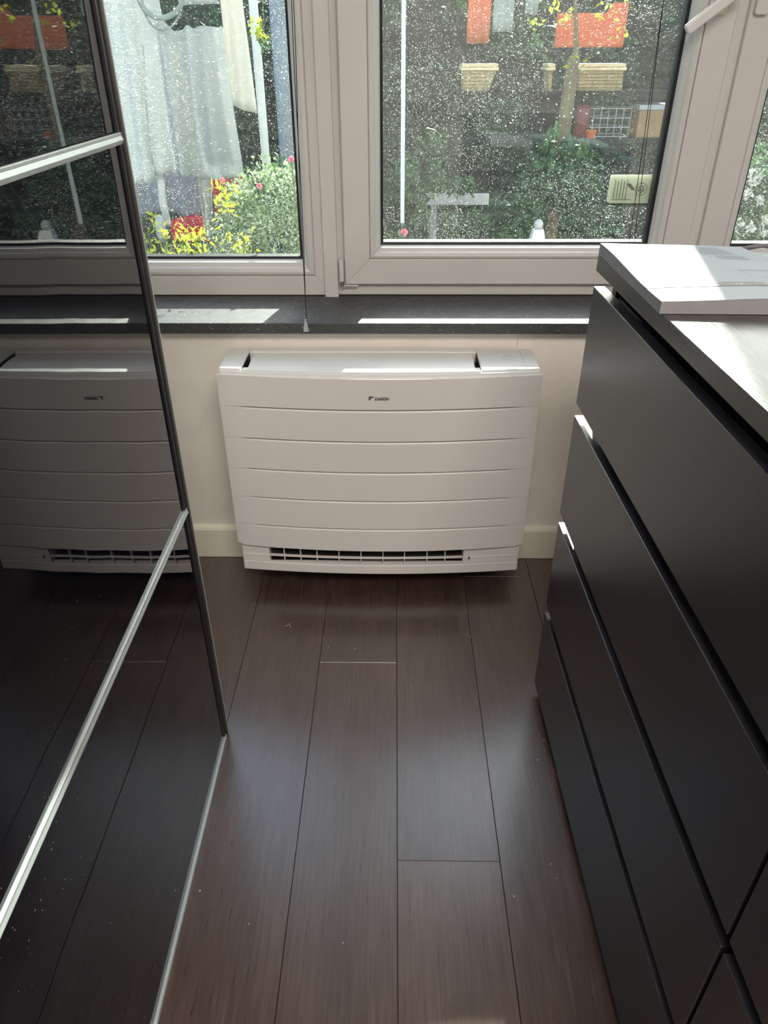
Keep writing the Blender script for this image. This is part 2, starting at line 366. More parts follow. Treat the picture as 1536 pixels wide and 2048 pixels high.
# ------------------------------------------------------------------ the room
X0, X1, YB, ZC = -.95, 1.9, -3.6, 2.55
fl = struct('floor', MB().box(X0, X1, YB, 0.0, -.06, -.0065), 'carcass', 'dark brown wood-look plank floor between the wardrobe and the chests')
PW, PX = .1855, .0442
joints = {-1: (-.4415, 1.29), 0: (-.944, 1.29), -2: (-.05, 1.29), 1: (-.10, 1.29), -3: (-.75, 1.29), 2: (-1.05, 1.29)}
for k in range(-6, 11):
    xa, xb = PX + (k - 0) * PW, PX + (k + 1) * PW
    if xb < X0 or xa > X1: continue
    xa, xb = max(xa, X0), min(xb, X1)
    j0 = joints.get(k, (-(.3 + .37 * k) % 1.29 - 1.29, 1.29))[0]
    while j0 < 0: j0 += 1.29
    ys = [0.0]; y = j0
    while y > YB:
        if y < -.02: ys.append(y)
        y -= 1.29
    ys.append(YB)
    for a, b_ in zip(ys, ys[1:]):
        g = .0004
        obj('floor_plank', MB().box(xa + g, xb - g, b_ + g, a - g, -.0075, 0), 'plank', fl, bev=.0006, seg=1)
struct('ceiling', MB().box(X0 - .1, X1 + .1, YB - .1, .3, ZC, ZC + .1), 'ceiling')
struct('wall_left', MB().box(X0 - .1, X0, YB, .3, -.06, ZC), 'plaster')
struct('wall_right', MB().box(X1, X1 + .1, YB, .3, -.06, ZC), 'plaster')
struct('wall_rear', MB().box(X0, X1, YB - .1, YB, -.06, ZC), 'plaster')
cl = thing('fill_light_panel', 'added fill-light panel on the ceiling, unseen behind the viewer', 'lamp', (.35, -2.4, ZC))  # made-up panel that carries the room fill light
obj('fill_light_frame', MB().box(-.27, .97, -2.87, -1.93, 2.50, ZC), 'handle', cl, bev=.004)  # housing of the added fill light
wb = struct('wall_back', MB().box(X0, X1, .004, .27, -.06, .668).box(X0, X1, .17, .30, 2.30, ZC), 'wall', 'cream painted wall below the window sill')
obj('wall_panel', MB().box(X0, .3333, 0, .004, 0, .668), 'wall', wb)
obj('wall_panel', MB().box(.3347, X1, 0, .004, 0, .668), 'wall', wb)
bb = MB().prism([(0, 0)] * 0 or [(X0, 0), (X1, 0), (X1, .094), (X0, .094)], -.015, 0)
bbo = struct('baseboard_back', bb, 'skirting', 'cream painted skirting board behind the floor unit', bev=.002)
obj('top_moulding', MB().add([(X0, -.015, .094), (X1, -.015, .094), (X0, -.011, .1005), (X1, -.011, .1005), (X0, 0, .104), (X1, 0, .104), (X0, 0, .094), (X1, 0, .094)],
    [(0, 1, 3, 2), (2, 3, 5, 4), (4, 5, 7, 6), (6, 7, 1, 0), (0, 2, 4, 6), (1, 7, 5, 3)]), 'skirting', bbo)
sill = struct('trim_1', MB().box(X0, X1, -.03, .215, .668, .694), 'stone', 'dark speckled stone window sill above the floor unit', bev=.0015)
# thin black strip behind the sill
struct('trim_2', MB().box(X0, X1, .198, .205, .694, .6965), 'gasket')

# ------------------------------------------------------------------ windows
ZT = 2.30
def bead(d0, d1, ya, yb):  # glazing bead from sash face to glass
    w = d1 - d0
    return [(d0, ya + .006), (d0 + .12 * w, ya + .001), (d0 + .30 * w, ya), (d0 + .52 * w, ya + .004), (d0 + .60 * w, ya + .011), (d0 + .85 * w, ya + .5 * (yb - ya)), (d1, yb), (d1, yb + .02), (d0, yb + .02)]
def panes(w, x0, x1, z0, z1, y):
    obj('glass_pane', MB().box(x0, x1, y, y + .004, z0, z1), 'glass', w)
    obj('glass_pane', MB().box(x0, x1, y + .018, y + .022, z0, z1), 'dusty', w)
# window_1: fixed light
w1 = struct('window_1', MB().ring(X0, -.120, .694, ZT, [(0, .275), (0, .200), (.050, .200), (.050, .275)]), 'upvc', 'fixed white plastic window, bathrobe showing through it', bev=.0012)
obj('glazing_bead', MB().ring(X0, -.120, .694, ZT, bead(.050, .086, .199, .240)), 'upvc', w1, bev=.0008)
obj('gasket', MB().ring(X0, -.120, .694, ZT, [(.085, .236), (.091, .240), (.091, .27), (.085, .27)]), 'gasket', w1)
panes(w1, X0 + .088, -.208, .782, ZT - .088, .246)
# cover strip between the two windows
struct('trim_3', MB().box(-.146, -.111, .188, .24, .692, ZT), 'upvc', 'narrow white cover strip between the first two windows', bev=.002)
# window_2: opening sash in its frame
SASH = [(0, .262), (0, .195), (.003, .190), (.065, .190), (.065, .262)]
w2 = struct('window_2', MB().ring(-.112, .800, .694, ZT, [(0, .275), (0, .207), (.035, .207), (.035, .275)]), 'upvc', 'white plastic opening window with a lever handle', bev=.001)
s2 = obj('sash', MB().ring(-.094, .773, .724, ZT - .03, SASH), 'upvc', w2, bev=.0012)
obj('glazing_bead', MB().ring(-.094, .773, .724, ZT - .03, bead(.065, .094, .189, .228)), 'upvc', s2, bev=.0008)
obj('gasket', MB().ring(-.094, .773, .724, ZT - .03, [(.093, .224), (.0995, .228), (.0995, .26), (.093, .26)]), 'gasket', s2)
panes(s2, .002, .677, .820, ZT - .126, .233)
hg = obj('hinge', MB().box(-.1065, -.0955, .180, .2, .735, .789), 'upvc', w2, bev=.001)
obj('hinge_pin', MB().tube([(-.101, .187, .722), (-.101, .187, .736)], .0045, 10), 'steel', hg)
obj('hinge_arm', MB().box(-.096, -.060, .189, .192, .7215, .7245), 'upvc', w2)
# lever handle on the sash
hd = obj('window_handle', MB().prism(rounded(.716, .744, 1.300, 1.345, .006), .176, .191), 'ivory', w2, bev=.002)
hb = MB(); a = Vector(P(1372, 62, .138)); c = Vector(P(1490, -30, .138))
d = (c - a).normalized(); nn = Vector((-d.z, 0, d.x)); L = (c - a).length
prof = [a + nn * .0085, a + d * .004 + nn * .0105, c + nn * .0125, c - nn * .0125, a + d * .004 - nn * .0105, a - nn * .0085]
hb.prism([(p.x, p.z) for p in prof], .131, .145)
obj('lever', hb, 'handle', hd, bev=.004, seg=3)
obj('neck', MB().tube([(c.x - .012, .176, c.z - .006), (c.x - .012, .140, c.z - .006)], .009, 14), 'handle', hd)
# post and window_3
w3 = struct('window_3', MB().box(.772, .7985, .206, .27, .694, ZT), 'upvc', 'third white plastic window, white roses showing through it', bev=.001)
s3 = obj('sash', MB().ring(.7985, 1.86, .724, ZT - .03, [(0, .262), (0, .200), (.002, .196), (.062, .196), (.062, .262)]), 'upvc', w3, bev=.001)
obj('frame', MB().box(.7985, X1, .207, .27, .694, .724).box(.7985, X1, .207, .27, ZT - .03, ZT).box(1.86, X1, .207, .27, .724, ZT - .03), 'upvc', w3)
obj('glazing_bead', MB().ring(.7985, 1.86, .724, ZT - .03, bead(.062, .090, .196, .228)), 'upvc', s3, bev=.0008)
obj('gasket', MB().ring(.7985, 1.86, .724, ZT - .03, [(.089, .224), (.0955, .228), (.0955, .26), (.089, .26)]), 'gasket', s3)
panes(s3, .891, 1.77, .818, ZT - .122, .233)
obj('handle_plate', MB().prism(rounded(.806, .836, 1.300, 1.37, .006), .184, .197), 'upvc', s3, bev=.002)
# sticker on the outer pane of window_2
stk = thing('window_sticker', 'pale yellow printed sticker low on the dusty window pane', 'sticker', (.62, .262, .945))
obj('backing', MB().box(.570, .672, .2605, .2612, .913, .976), 'sticker', stk)
obj('border', MB().box(.576, .680, .2620, .2626, .910, .971), 'sticker', stk)
pk = MB()
for i in range(5): pk.box(.584 + i * .0075, .5855 + i * .0075, .2600, .2604, .922 - .001 * i, .966 - .004 * (i % 2))
pk.box(.58, .63, .26, .2604, .918, .9195)
for k_, r0 in ((.651, .0150), (.651, .0085)):
    for j in range(20):
        t0, t1 = 2 * math.pi * j / 20, 2 * math.pi * (j + 1) / 20
        pk.add([(k_ + r0 * math.cos(t0), .2600, .943 + r0 * math.sin(t0)), (k_ + r0 * math.cos(t1), .2600, .943 + r0 * math.sin(t1)),
                (k_ + (r0 - .0016) * math.cos(t1), .2600, .943 + (r0 - .0016) * math.sin(t1)), (k_ + (r0 - .0016) * math.cos(t0), .2600, .943 + (r0 - .0016) * math.sin(t0))], [(0, 1, 2, 3)])
pk.add([(.612, .26, .955), (.622, .26, .957), (.632, .26, .946), (.636, .26, .940), (.628, .26, .941), (.620, .26, .948)], [(0, 1, 2, 3, 4, 5)])
pk.box(.644, .659, .26, .2604, .940, .9415); pk.box(.646, .648, .26, .2604, .936, .950); pk.box(.654, .656, .26, .2604, .936, .950)
obj('print', pk, 'stickerink', stk)

# ------------------------------------------------------------------ blind wand and cords
wd = thing('blind_wand', 'slim white rod hanging before the dusty middle window', 'blind wand', (.052, .087, .892))
obj('rod', MB().tube([(.0525, .086, .895), (.049, .094, 1.9)], .0046, 6), 'wand', wd, smooth=False)
obj('end_cap', MB().tube([(.0525, .086, .8905), (.0525, .086, .8965)], [.0038, .0050], 8), 'clearplastic', wd)
pc = thing('blind_pull_cord', 'thin dark blue double cord ending in a clear cone over the sill', 'cord', (-.173, -.04, .687))
def cordpts(off, ph):
    pts = []
    for i in range(41):
        t = i / 40; z = .703 + t * 1.0
        pts.append((-.172 + .018 * t + off * math.sin(t * 9 + ph) * (.3 + .7 * math.sin(t * 3.0)), -.040 + .002 * math.sin(t * 5), z))
    return pts
obj('cord', MB().tube(cordpts(.0022, 0), .0009, 5), 'cord', pc)
obj('cord', MB().tube(cordpts(.0022, 2.6), .0009, 5), 'cordblack', pc)
pl = MB().lathe([(.0022, .018), (.0030, .014), (.0035, .010), (.0068, -.010), (.0066, -.0112)], (-.1735, -.041, .690), 14)
obj('pull_cone', pl, 'clearplastic', pc, smooth=True)
obj('knot', MB().lathe([(.001, -.0035), (.0028, -.001), (.0028, .001), (.001, .0035)], (-.1725, -.041, .703), 8), 'cordblack', pc)
rc = thing('blind_lift_cord', 'thin black pair of cords hanging by the lever handle', 'cord', (.59, .09, .72))
a0, b0, b1 = P(1327, 0, .09), P(1268, 488, .09), P(1258, 488, .09)
ext = lambda a, b, z: (a[0] + (b[0] - a[0]) * (z - a[2]) / (b[2] - a[2]), .09, z)
obj('cord', MB().tube([ext(a0, b0, .70), ext(a0, b0, 1.9)], .0008, 5), 'cordblack', rc)
obj('cord', MB().tube([ext(a0, b1, .70), ext(a0, b1, 1.33), (ext(a0, b1, 1.33)[0] + .002, .09, 1.9)], .0008, 5), 'cordblack', rc)

# ------------------------------------------------------------------ air conditioner
ac = thing('floor_air_conditioner', 'white floor-standing air conditioner with curved slatted front below the sill', 'air conditioner', (0, -.09, .06))
HW = .366
def yf(x, edge, mid, hw): return mid + (edge - mid) * (x / hw) ** 2   # plan curve of the fronts
def curved(x0, x1, z0, z1, edge, mid, hw, yb, n=24, mb=None, e2=None, m2=None):
    """solid between a flat back plane yb and a bowed front; e2/m2: bow of the top edge"""
    mb = mb or MB(); k = len(mb.v)
    for i in range(n + 1):
        x = x0 + (x1 - x0) * i / n
        ya = yf(x, edge, mid, hw); yt = yf(x, e2 if e2 is not None else edge, m2 if m2 is not None else mid, hw)
        yk = yb(x) if callable(yb) else yb
        mb.v.extend([(x, ya, z0), (x, yt, z1), (x, yk, z1), (x, yk, z0)])
    for i in range(n):
        a = k + 4 * i
        for j in range(4): mb.f.append((a + j, a + (j + 1) % 4, a + 4 + (j + 1) % 4, a + 4 + j))
    mb.f.append((k, k + 3, k + 2, k + 1)); e = k + 4 * n; mb.f.append((e, e + 1, e + 2, e + 3)); return mb
CE, CM = -.150, -.172      # case front: edge, middle
cav = -.095
body = curved(-HW, HW, .135, .596, CE, CM, HW, -.002)
curved(-HW, HW, .060, .0885, CE, CM, HW, -.002, mb=body)
curved(-HW, -.292, .0885, .135, CE, CM, HW, -.002, n=6, mb=body); curved(.218, HW, .0885, .135, CE, CM, HW, -.002, n=8, mb=body)
body.box(-.292, .218, cav, -.002, .0885, .135)
obj('case', body, 'unit', ac, bev=.0025)
obj('vent_cavity_shade', MB().box(-.291, .217, cav - .002, cav, .089, .1345).box(-.2915, .2175, -.148, cav, .0884, .0892), 'unit_dark', ac)  # dark back and floor liner paint the shade inside the cells
# grille of the air intake: ribs and a middle bar, blades behind
xs = [P(u, 1115, -.168)[0] for u in (568, 601, 634, 678, 722, 766, 809, 854, 890)]
for x in xs:
    obj('grille_rib', MB().box(x - .0011, x + .0011, yf(x, CE, CM, HW) + .002, yf(x, CE, CM, HW) + .012, .089, .1345), 'unit', ac)
obj('grille_bar', curved(-.291, .217, .1100, .1135, CE - .0005, CM - .0005, HW, lambda x: yf(x, CE, CM, HW) + .006), 'unit', ac)
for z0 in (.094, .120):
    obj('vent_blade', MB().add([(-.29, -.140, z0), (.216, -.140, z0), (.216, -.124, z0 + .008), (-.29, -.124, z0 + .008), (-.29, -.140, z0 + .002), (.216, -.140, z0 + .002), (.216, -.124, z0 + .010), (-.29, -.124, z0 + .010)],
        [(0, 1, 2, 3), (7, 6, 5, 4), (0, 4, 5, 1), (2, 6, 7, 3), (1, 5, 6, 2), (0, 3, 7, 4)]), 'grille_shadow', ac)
for z0 in (.1405, .111, .086):
    for xa_, xb_ in ((-HW + .006, -.294), (.222, HW - .006)):
        obj('moulded_line', curved(xa_, xb_, z0, z0 + .0014, CE - .0016, CM - .0016, HW, -.14, n=6), 'unit', ac, bev=.0005)
obj('sensor_hole', MB().tube([(P(938, 1120, -.167)[0], -.170, .112), (P(938, 1120, -.167)[0], -.160, .112)], .0022, 10), 'print_and_gap_grey', ac)
# front panel: backing and six bowed slats
PE, PM, PH = -.157, -.187, .3715
obj('panel_backing', curved(-PH + .004, PH - .004, .150, .600, PE + .0035, PE - .004, PH, -.151), 'print_and_gap_grey', ac)  # dark grey backing stands in for shade seen through the slits
zs = [.145, .212, .295, .376, .459, .540, .6165]
def slat(z0, z1, top=False, bottom=False):
    mb = MB(); n = 36; g = .0024
    a_, b_ = (z0 if bottom else z0 + g * .8), (z1 if top else z1 - g * .8)
    prof = []
    k = len(mb.v)
    for i in range(n + 1):
        x = -PH + 2 * PH * i / n
        y = yf(x, PE, PM, PH)
        # upper edge of each slat leans back a little, fading toward the sides
        fade = max(0, 1 - (abs(x) / (PH * .90)) ** 6)
        lean = .0032 * fade
        zt = b_; zb = a_
        if bottom:
            e = max(0, abs(x) - (PH - .008)); zb = a_ + (.008 - math.sqrt(max(0, .008 ** 2 - e * e)))
        if not top and fade < .35: zt = b_ + g * .75 * (1 - fade / .35)
        if not bottom and fade < .35: zb = a_ - g * .75 * (1 - fade / .35)
        yt = y + (0 if top else lean * .6)
        pts = [(x, y, zb + .0003), (x, y, zt - .0028), (x, yt, zt), (x, PE + .003, zt), (x, PE + .003, zb), (x, y + .0006, zb)]
        mb.v.extend(pts)
    m_ = 6
    for i in range(n):
        a = k + m_ * i
        for j in range(m_): mb.f.append((a + j, a + (j + 1) % m_, a + m_ + (j + 1) % m_, a + m_ + j))
    mb.f.append(tuple(k + j for j in reversed(range(m_)))); mb.f.append(tuple(k + m_ * n + j for j in range(m_)))
    return mb
slats = []
for i in range(6):
    o = obj('front_slat', slat(zs[i], zs[i + 1], top=(i == 5), bottom=(i == 0)), 'unit', ac)
    for p in o.data.polygons: p.use_smooth = True
    k = o.modifiers.new('flat', 'EDGE_SPLIT'); k.split_angle = math.radians(3)
    slats.append(o)
# lettering on the top slat
lx0, lz = P(749, 800, -.1875)[0], P(749, 800, -.1875)[2]
lw = P(778, 800, -.1875)[0] - lx0
top = slats[-1]
off = Matrix.Translation(Vector((lx0, -.1874, lz - .001)) - Vector(ac.location))
text_mesh('lettering', 'DAIKIN', .0100, 'print_and_gap_grey', off @ Matrix.Rotation(math.radians(90), 4, 'X'), top, shear=.25, offset=.00035, width=lw)
sx0 = P(737, 800, -.1875)[0]; sx1 = P(748.5, 800, -.1875)[0]
ew = sx1 - sx0; e_ = lambda a, b: (sx0 + ew * a, -.1877, lz - .0012 + .0095 * b)
em = MB().add([e_(0, 1), e_(1.05, 1), e_(.62, .62), e_(.0, .86)], [(0, 1, 2, 3)])
em.add([e_(0, .76), e_(.54, .54), e_(.08, -.08)], [(0, 1, 2)])
obj('emblem', em, 'print_and_gap_grey', top)
# top of the unit
ZTOP = .628
tp = MB()
def plan(x0, x1, e0, m0, yb, z0, z1, n=20): return curved(x0, x1, z0, z1, e0, m0, HW, yb, n=n, mb=tp)
tp_back = lambda x: -.006 - .010 * (abs(x) / HW) ** 4
# side pieces, back strip, front strip (the hole between them holds the flap)
HX0, HX1 = -.314, .232
curved(-HW, HX0, .596, ZTOP, -.146, -.166, HW, tp_back, n=5, mb=tp)
curved(HX1, HW, .596, ZTOP, -.146, -.166, HW, tp_back, n=8, mb=tp)
curved(HX0, HX1, .596, ZTOP, -.040, -.038, HW, tp_back, n=20, mb=tp)
curved(HX0, HX1, .596, ZTOP, -.146, -.168, HW, lambda x: -.1500, n=20, mb=tp) if False else None
tf = MB()
curved(HX0, HX1, .596, ZTOP - .001, -.148, -.170, HW, lambda x: yf(x, -.1445, -.1605, HW), n=24, mb=tf)
obj('top_cover', tp, 'unit_top', ac, bev=.003)
obj('front_rim', tf, 'unit_top', ac, bev=.002)
# stepped ridges between the top cover and the slatted panel
rg = MB(); curved(-HW + .001, HW - .001, .596, .6235, -.1515, -.1755, HW, -.13, n=24, mb=rg); curved(-HW + .001, HW - .001, .580, .6185, -.1545, -.1815, HW, -.13, n=24, mb=rg)
obj('ridge', rg, 'unit_top', ac, bev=.0015)
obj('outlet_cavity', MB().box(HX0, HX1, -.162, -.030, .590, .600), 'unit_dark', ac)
fp = MB(); n_ = 24; k_ = len(fp.v); xa, xb = -.3005, .2195
for i in range(n_ + 1):
    x = xa + (xb - xa) * i / n_
    yq = yf(x, -.1435, -.1590, HW); sh = .010 * (1 - i / n_) * 0
    fp.v.extend([(x, yq, ZTOP - .003), (x, (yq - .044) / 2, ZTOP - .0005), (x, -.0445, ZTOP - .003), (x, -.0445, ZTOP - .010), (x, yq, ZTOP - .010)])
for i in range(n_):
    a = k_ + 5 * i
    for j in range(5): fp.f.append((a + j, a + (j + 1) % 5, a + 5 + (j + 1) % 5, a + 5 + j))
fp.f.append(tuple(k_ + j for j in reversed(range(5)))); fp.f.append(tuple(k_ + 5 * n_ + j for j in range(5)))
for x_ in (HX0 + .0002, HX1 - .0012): obj('slot_shade', MB().box(x_, x_ + .001, -.150, -.040, .598, ZTOP - .0035), 'unit_dark', ac)  # thin dark boxes painting the shade in the slots beside the flap
obj('outlet_flap', fp, 'unit_top', ac, bev=.001)
bt = MB()
for j in range(28):
    t0, t1 = 2 * math.pi * j / 28, 2 * math.pi * (j + 1) / 28; cx_, cy_ = .300, -.082
    bt.add([(cx_ + .0125 * math.cos(t0), cy_ + .0125 * math.sin(t0), ZTOP + .0003), (cx_ + .0125 * math.cos(t1), cy_ + .0125 * math.sin(t1), ZTOP + .0003),
            (cx_ + .0113 * math.cos(t1), cy_ + .0113 * math.sin(t1), ZTOP + .0003), (cx_ + .0113 * math.cos(t0), cy_ + .0113 * math.sin(t0), ZTOP + .0003)], [(0, 1, 2, 3)])
obj('button_ring', bt, 'ring_grey', ac)
obj('indicator_window', MB().box(.289, .313, -.1505, -.1445, ZTOP - .001, ZTOP + .0003), 'grey_pole', ac)
obj('seam', MB().box(.3355, .3361, -.146, -.035, ZTOP, ZTOP + .0002).box(.27, .3361, -.035, -.0344, ZTOP, ZTOP + .0002), 'ring_grey', ac)
obj('bottom_tray', MB().box(-.33, .33, -.135, -.02, .052, .061), 'unit_dark', ac)
for x_ in (-.30, .22): obj('wall_bracket', MB().box(x_, x_ + .08, -.03, .0, .30, .50), 'steel', ac)
obj('drain_pipe', MB().tube([(.25, -.05, -.0), (.25, -.05, .06)], .012, 12), 'unit_dark', ac)

# ------------------------------------------------------------------ wardrobe with sliding glass doors
XW, YW = -.321, -.658
wa = thing('wardrobe', 'tall wardrobe with black glossy glass sliding doors and aluminium strips', 'wardrobe', (XW, YW, 0), .0038)
ZS = .5715; HT = 4 * ZS - .006
def wobj(name, mb, mat, par=None, **k): return obj(name, mb, mat, par or wa, local=True, **k)
wobj('carcass', MB().box(-.60, -.03, -2.0, -.004, .0, HT), 'carcass')
def sliding_door(y1, y0, xf):
    dr = wobj('sliding_door', MB().box(xf - .020, xf - .006, y0 + .003, y1 - .003, .004, HT), 'carcass')
    for i in range(4):
        z0 = (i * ZS + (.008 if i else .012)); z1 = (i + 1) * ZS - .008
        obj('glass_panel', MB().box(xf - .006, xf - .002, y0 + .012, y1 - .012, z0, z1), 'blackglass', dr, local=True)
    for i in (1, 2, 3):
        z = i * ZS - .0005; hh = .0068
        mb = MB(); y_a, y_b = y0 + .012, y1 - .009
        prof = [(xf - .004, z - hh), (xf + .0015, z - hh), (xf + .0035, z - .002), (xf + .002, z + .003), (xf + .002, z + hh), (xf - .004, z + hh)]
        vs = [(px, y_a, pz) for px, pz in prof] + [(px, y_b, pz) for px, pz in prof]; n = len(prof)
        mb.add(vs, [tuple(reversed(range(n))), tuple(range(n, 2 * n))] + [(i2, (i2 + 1) % n, (i2 + 1) % n + n, i2 + n) for i2 in range(n)])
        obj('divider_strip', mb, 'alu', dr, local=True, bev=.0004)
    for ya, yb in ((y1 - .012, y1), (y0, y0 + .012)):
        obj('stile', MB().box(xf - .02, xf + .004, ya + (.0 if yb != y1 else .003), yb, 0, HT), 'bronze', dr, local=True, bev=.0008)
    obj('dark_reflection_strip', MB().box(xf - .012, xf + .0012, y1 - .020, y1 - .009, .012, HT), 'gasket', dr, local=True)  # black strip put in for the dark reflection beside the stile
    obj('stile_edge', MB().box(xf - .004, xf + .0048, y1 - .0012, y1 + .0008, 0, HT), 'alu', dr, local=True)
    obj('bottom_rail', MB().box(xf - .02, xf + .003, y0 + .012, y1 - .012, .001, .0115), 'alu', dr, local=True, bev=.0008)
    return dr
sliding_door(0, -1.02, 0)
sliding_door(-1.0, -2.0, -.024)

# ------------------------------------------------------------------ the two chests of drawers
XC, YC, AC_ = .3566, -.5241, .0198
def chest(j, label):
    ox, oy = XC + math.sin(AC_) * .8 * j * 1.004, YC - math.cos(AC_) * .8 * j * 1.004
    ch = thing('chest_of_drawers', label, 'chest of drawers', (ox, oy, 0), AC_, 'black-brown chests side by side')
    def o_(name, mb, mat, par=None, **k): return obj(name, mb, mat, par or ch, local=True, **k)
    o_('carcass', MB().box(.030, .48, -.796, -.774, .0, .939).box(.030, .48, -.026, -.004, .0, .939).box(.034, .48, -.775, -.025, .02, .905).box(.030, .48, -.775, -.025, .918, .939), 'veneer', bev=.001)
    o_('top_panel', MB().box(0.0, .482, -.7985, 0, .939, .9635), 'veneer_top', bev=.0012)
    for i in range(4):
        z1 = .9145 - i * .2281; z0 = z1 - .2049
        d_ = o_('drawer_front', MB().box(0, .0185, -.7975, -.0005, z0, z1), 'veneer', bev=.001)
        o_('drawer_box', MB().box(.0185, .034, -.77, -.03, z0 + .02, z1 - .03), 'carcass', d_)
    return ch
chest(0, 'black-brown chest of drawers under the manual, beside the air conditioner')
chest(1, 'black-brown chest of drawers beyond the vertical gap, away from the window')

# ------------------------------------------------------------------ things on the chest
ZM = .9635
def local_to_world(x, y): return (XC + x * math.cos(AC_) - y * math.sin(AC_), YC + x * math.sin(AC_) + y * math.cos(AC_))
mg = thing('instruction_manual', 'thick white instruction manual lying half in sun on the chest', 'manual', (.36, -.53, ZM))
# outline: far edge, near edge
c00, c10, c11, c01 = Vector((.357, -.524)), Vector((.567, -.546)), Vector((.620, -.838)), Vector((.3585, -.832))
def mpt(s, t): return c00.lerp(c10, s).lerp(c01.lerp(c11, s), t)
mb = MB(); NS = 18
def th(s, t): return .0165 + .0022 * math.sin(t * 5.2 + .6) * (1 - s) ** 3 + .0030 * math.exp(-((s - .55) / .28) ** 2) * t ** 2 + .001 * math.sin(3 * s)
for i in range(NS + 1):
    for j in range(NS + 1):
        p = mpt(i / NS, j / NS); mb.v.append((p.x, p.y, ZM + th(i / NS, j / NS)))
for i in range(NS):
    for j in range(NS): a = i * (NS + 1) + j; mb.f.append((a, a + NS + 1, a + NS + 2, a + 1))
cover = obj('cover', mb, 'paper', mg)
for p in cover.data.polygons: p.use_smooth = True
pb = MB(); rim = [(i / NS, 0) for i in range(NS)] + [(1, j / NS) for j in range(NS)] + [(1 - i / NS, 1) for i in range(NS)] + [(0, 1 - j / NS) for j in range(NS)]
k = len(rim)
for s, t in rim:
    p = mpt(s, t); pb.v.append((p.x, p.y, ZM + .0006)); 
for s, t in rim:
    p = mpt(s, t); pb.v.append((p.x, p.y, ZM + th(s, t) - .0001))
pb.f = [(i, (i + 1) % k, (i + 1) % k + k, i + k) for i in range(k)] + [tuple(range(k))]
obj('pages', pb, 'pageedge', mg)
def printed(name, cells, mat, par):
    q = MB()
    for s0, s1, t0, t1 in cells:
        ns = max(1, int((s1 - s0) * 18)); k0 = len(q.v)
        for i in range(ns + 1):
            for t in (t0, t1):
                s = s0 + (s1 - s0) * i / ns; p = mpt(s, t); q.v.append((p.x, p.y, ZM + th(s, t) + .0005))
        for i in range(ns): a = k0 + 2 * i; q.f.append((a, a + 1, a + 3, a + 2))
    return obj(name, q, mat, par)
printed('grey_band', [(0.0, .62, .735, .80)], 'band', mg)
printed('gold_text', [(.12 + .03 * i, .137 + .03 * i, .765, .772) for i in range(13)], 'gold', mg)
cells = [(.60, .80, .055, .062)]
for r in range(6):
    for c_ in range(6): cells.append((.60 + .038 * c_, .628 + .038 * c_, .085 + .022 * r, .091 + .022 * r))
for r in range(4):
    for c_ in range(5): cells.append((.66 + .038 * c_, .688 + .038 * c_, .235 + .02 * r, .241 + .02 * r))
printed('printed_text', cells, 'ink', mg)
printed('picture_outline', [(.62, .88, .52, .524), (.62, .623, .52, .64), (.68, .88, .64, .644)], 'ink', mg)
tx = mpt(.66, .915)
text_mesh('printed_name', 'DAIKIN', .022, 'ink', Matrix.Translation(Vector((tx.x + .10, tx.y - .002, ZM + .0215)) - Vector(mg.location)) @ Matrix.Rotation(math.radians(180), 4, 'Z'), mg, shear=.2, offset=.0006, extrude=.0001)
sh = thing('printed_sheet', 'pale green printed sheet beside the manual, under the cable', 'paper', (.62, -.56, ZM))
sp_ = MB(); Q = [(.600, -.528), (.76, -.54), (.77, -.80), (.632, -.80)]
sp_.prismz(Q, ZM, ZM + .0012)
obj('sheet', sp_, 'greenpaper', sh)
q = MB()
for r in range(9): q.box(.628, .70 + .02 * (r % 3), -.56 - r * .016, -.558 - r * .016, ZM + .0012, ZM + .0014)
obj('printed_text', q, 'ink', sh)
cb = tag(obj('power_cable', MB().tube([(.575 + .02 * t, -.519 - .012 * math.sin(t * 1.2), ZM + .005 + .010 * math.sin(min(t, 3.1))) for t in [x * .3 for x in range(0, 22)]], .0035, 8), 'cable', smooth=True),
         'thick grey cable looping over the chest top behind the manual', 'cable')

# crumbs on the floor
def crumb(px, py, name, label, pts=None, r=.0006):
    x, y = px, py
    o = obj(name, MB().tube(pts, r, 5), 'crumb'); return tag(o, label, 'debris')
fx = lambda u, v: tuple(CAM[i] + (FW + RT * ((u - 768) / FPX) - UP * ((v - 1024) / FPX))[i] * (-CAM[2] / (FW + RT * ((u - 768) / FPX) - UP * ((v - 1024) / FPX))[2]) for i in range(3))
a, b_, c = fx(571, 1253), fx(579, 1248), fx(581, 1255)
crumb(0, 0, 'straw_bit', 'tiny bent straw-coloured scrap on the floor near the air conditioner', [(a[0], a[1], .0007), (b_[0], b_[1], .0009), (c[0], c[1], .0007)])
dm = MB()
for u, v in ((634, 1300), (657, 1294), (710, 1298), (823, 1374), (941, 1274), (986, 1482), (1078, 1470), (1088, 1480), (1090, 1500), (1075, 1520), (1102, 1728), (1113, 1757), (1115, 1552), (400, 1782), (498, 1848), (686, 1886), (1028, 1793)):
    p = fx(u, v); s = .0007 + .0006 * random.random(); dm.box(p[0] - s, p[0] + s, p[1] - s, p[1] + s, .0001, .0001 + s)
tag(obj('floor_dust', dm, 'crumb'), 'pale specks of dust scattered on the dark plank floor', 'dust', kind='stuff')

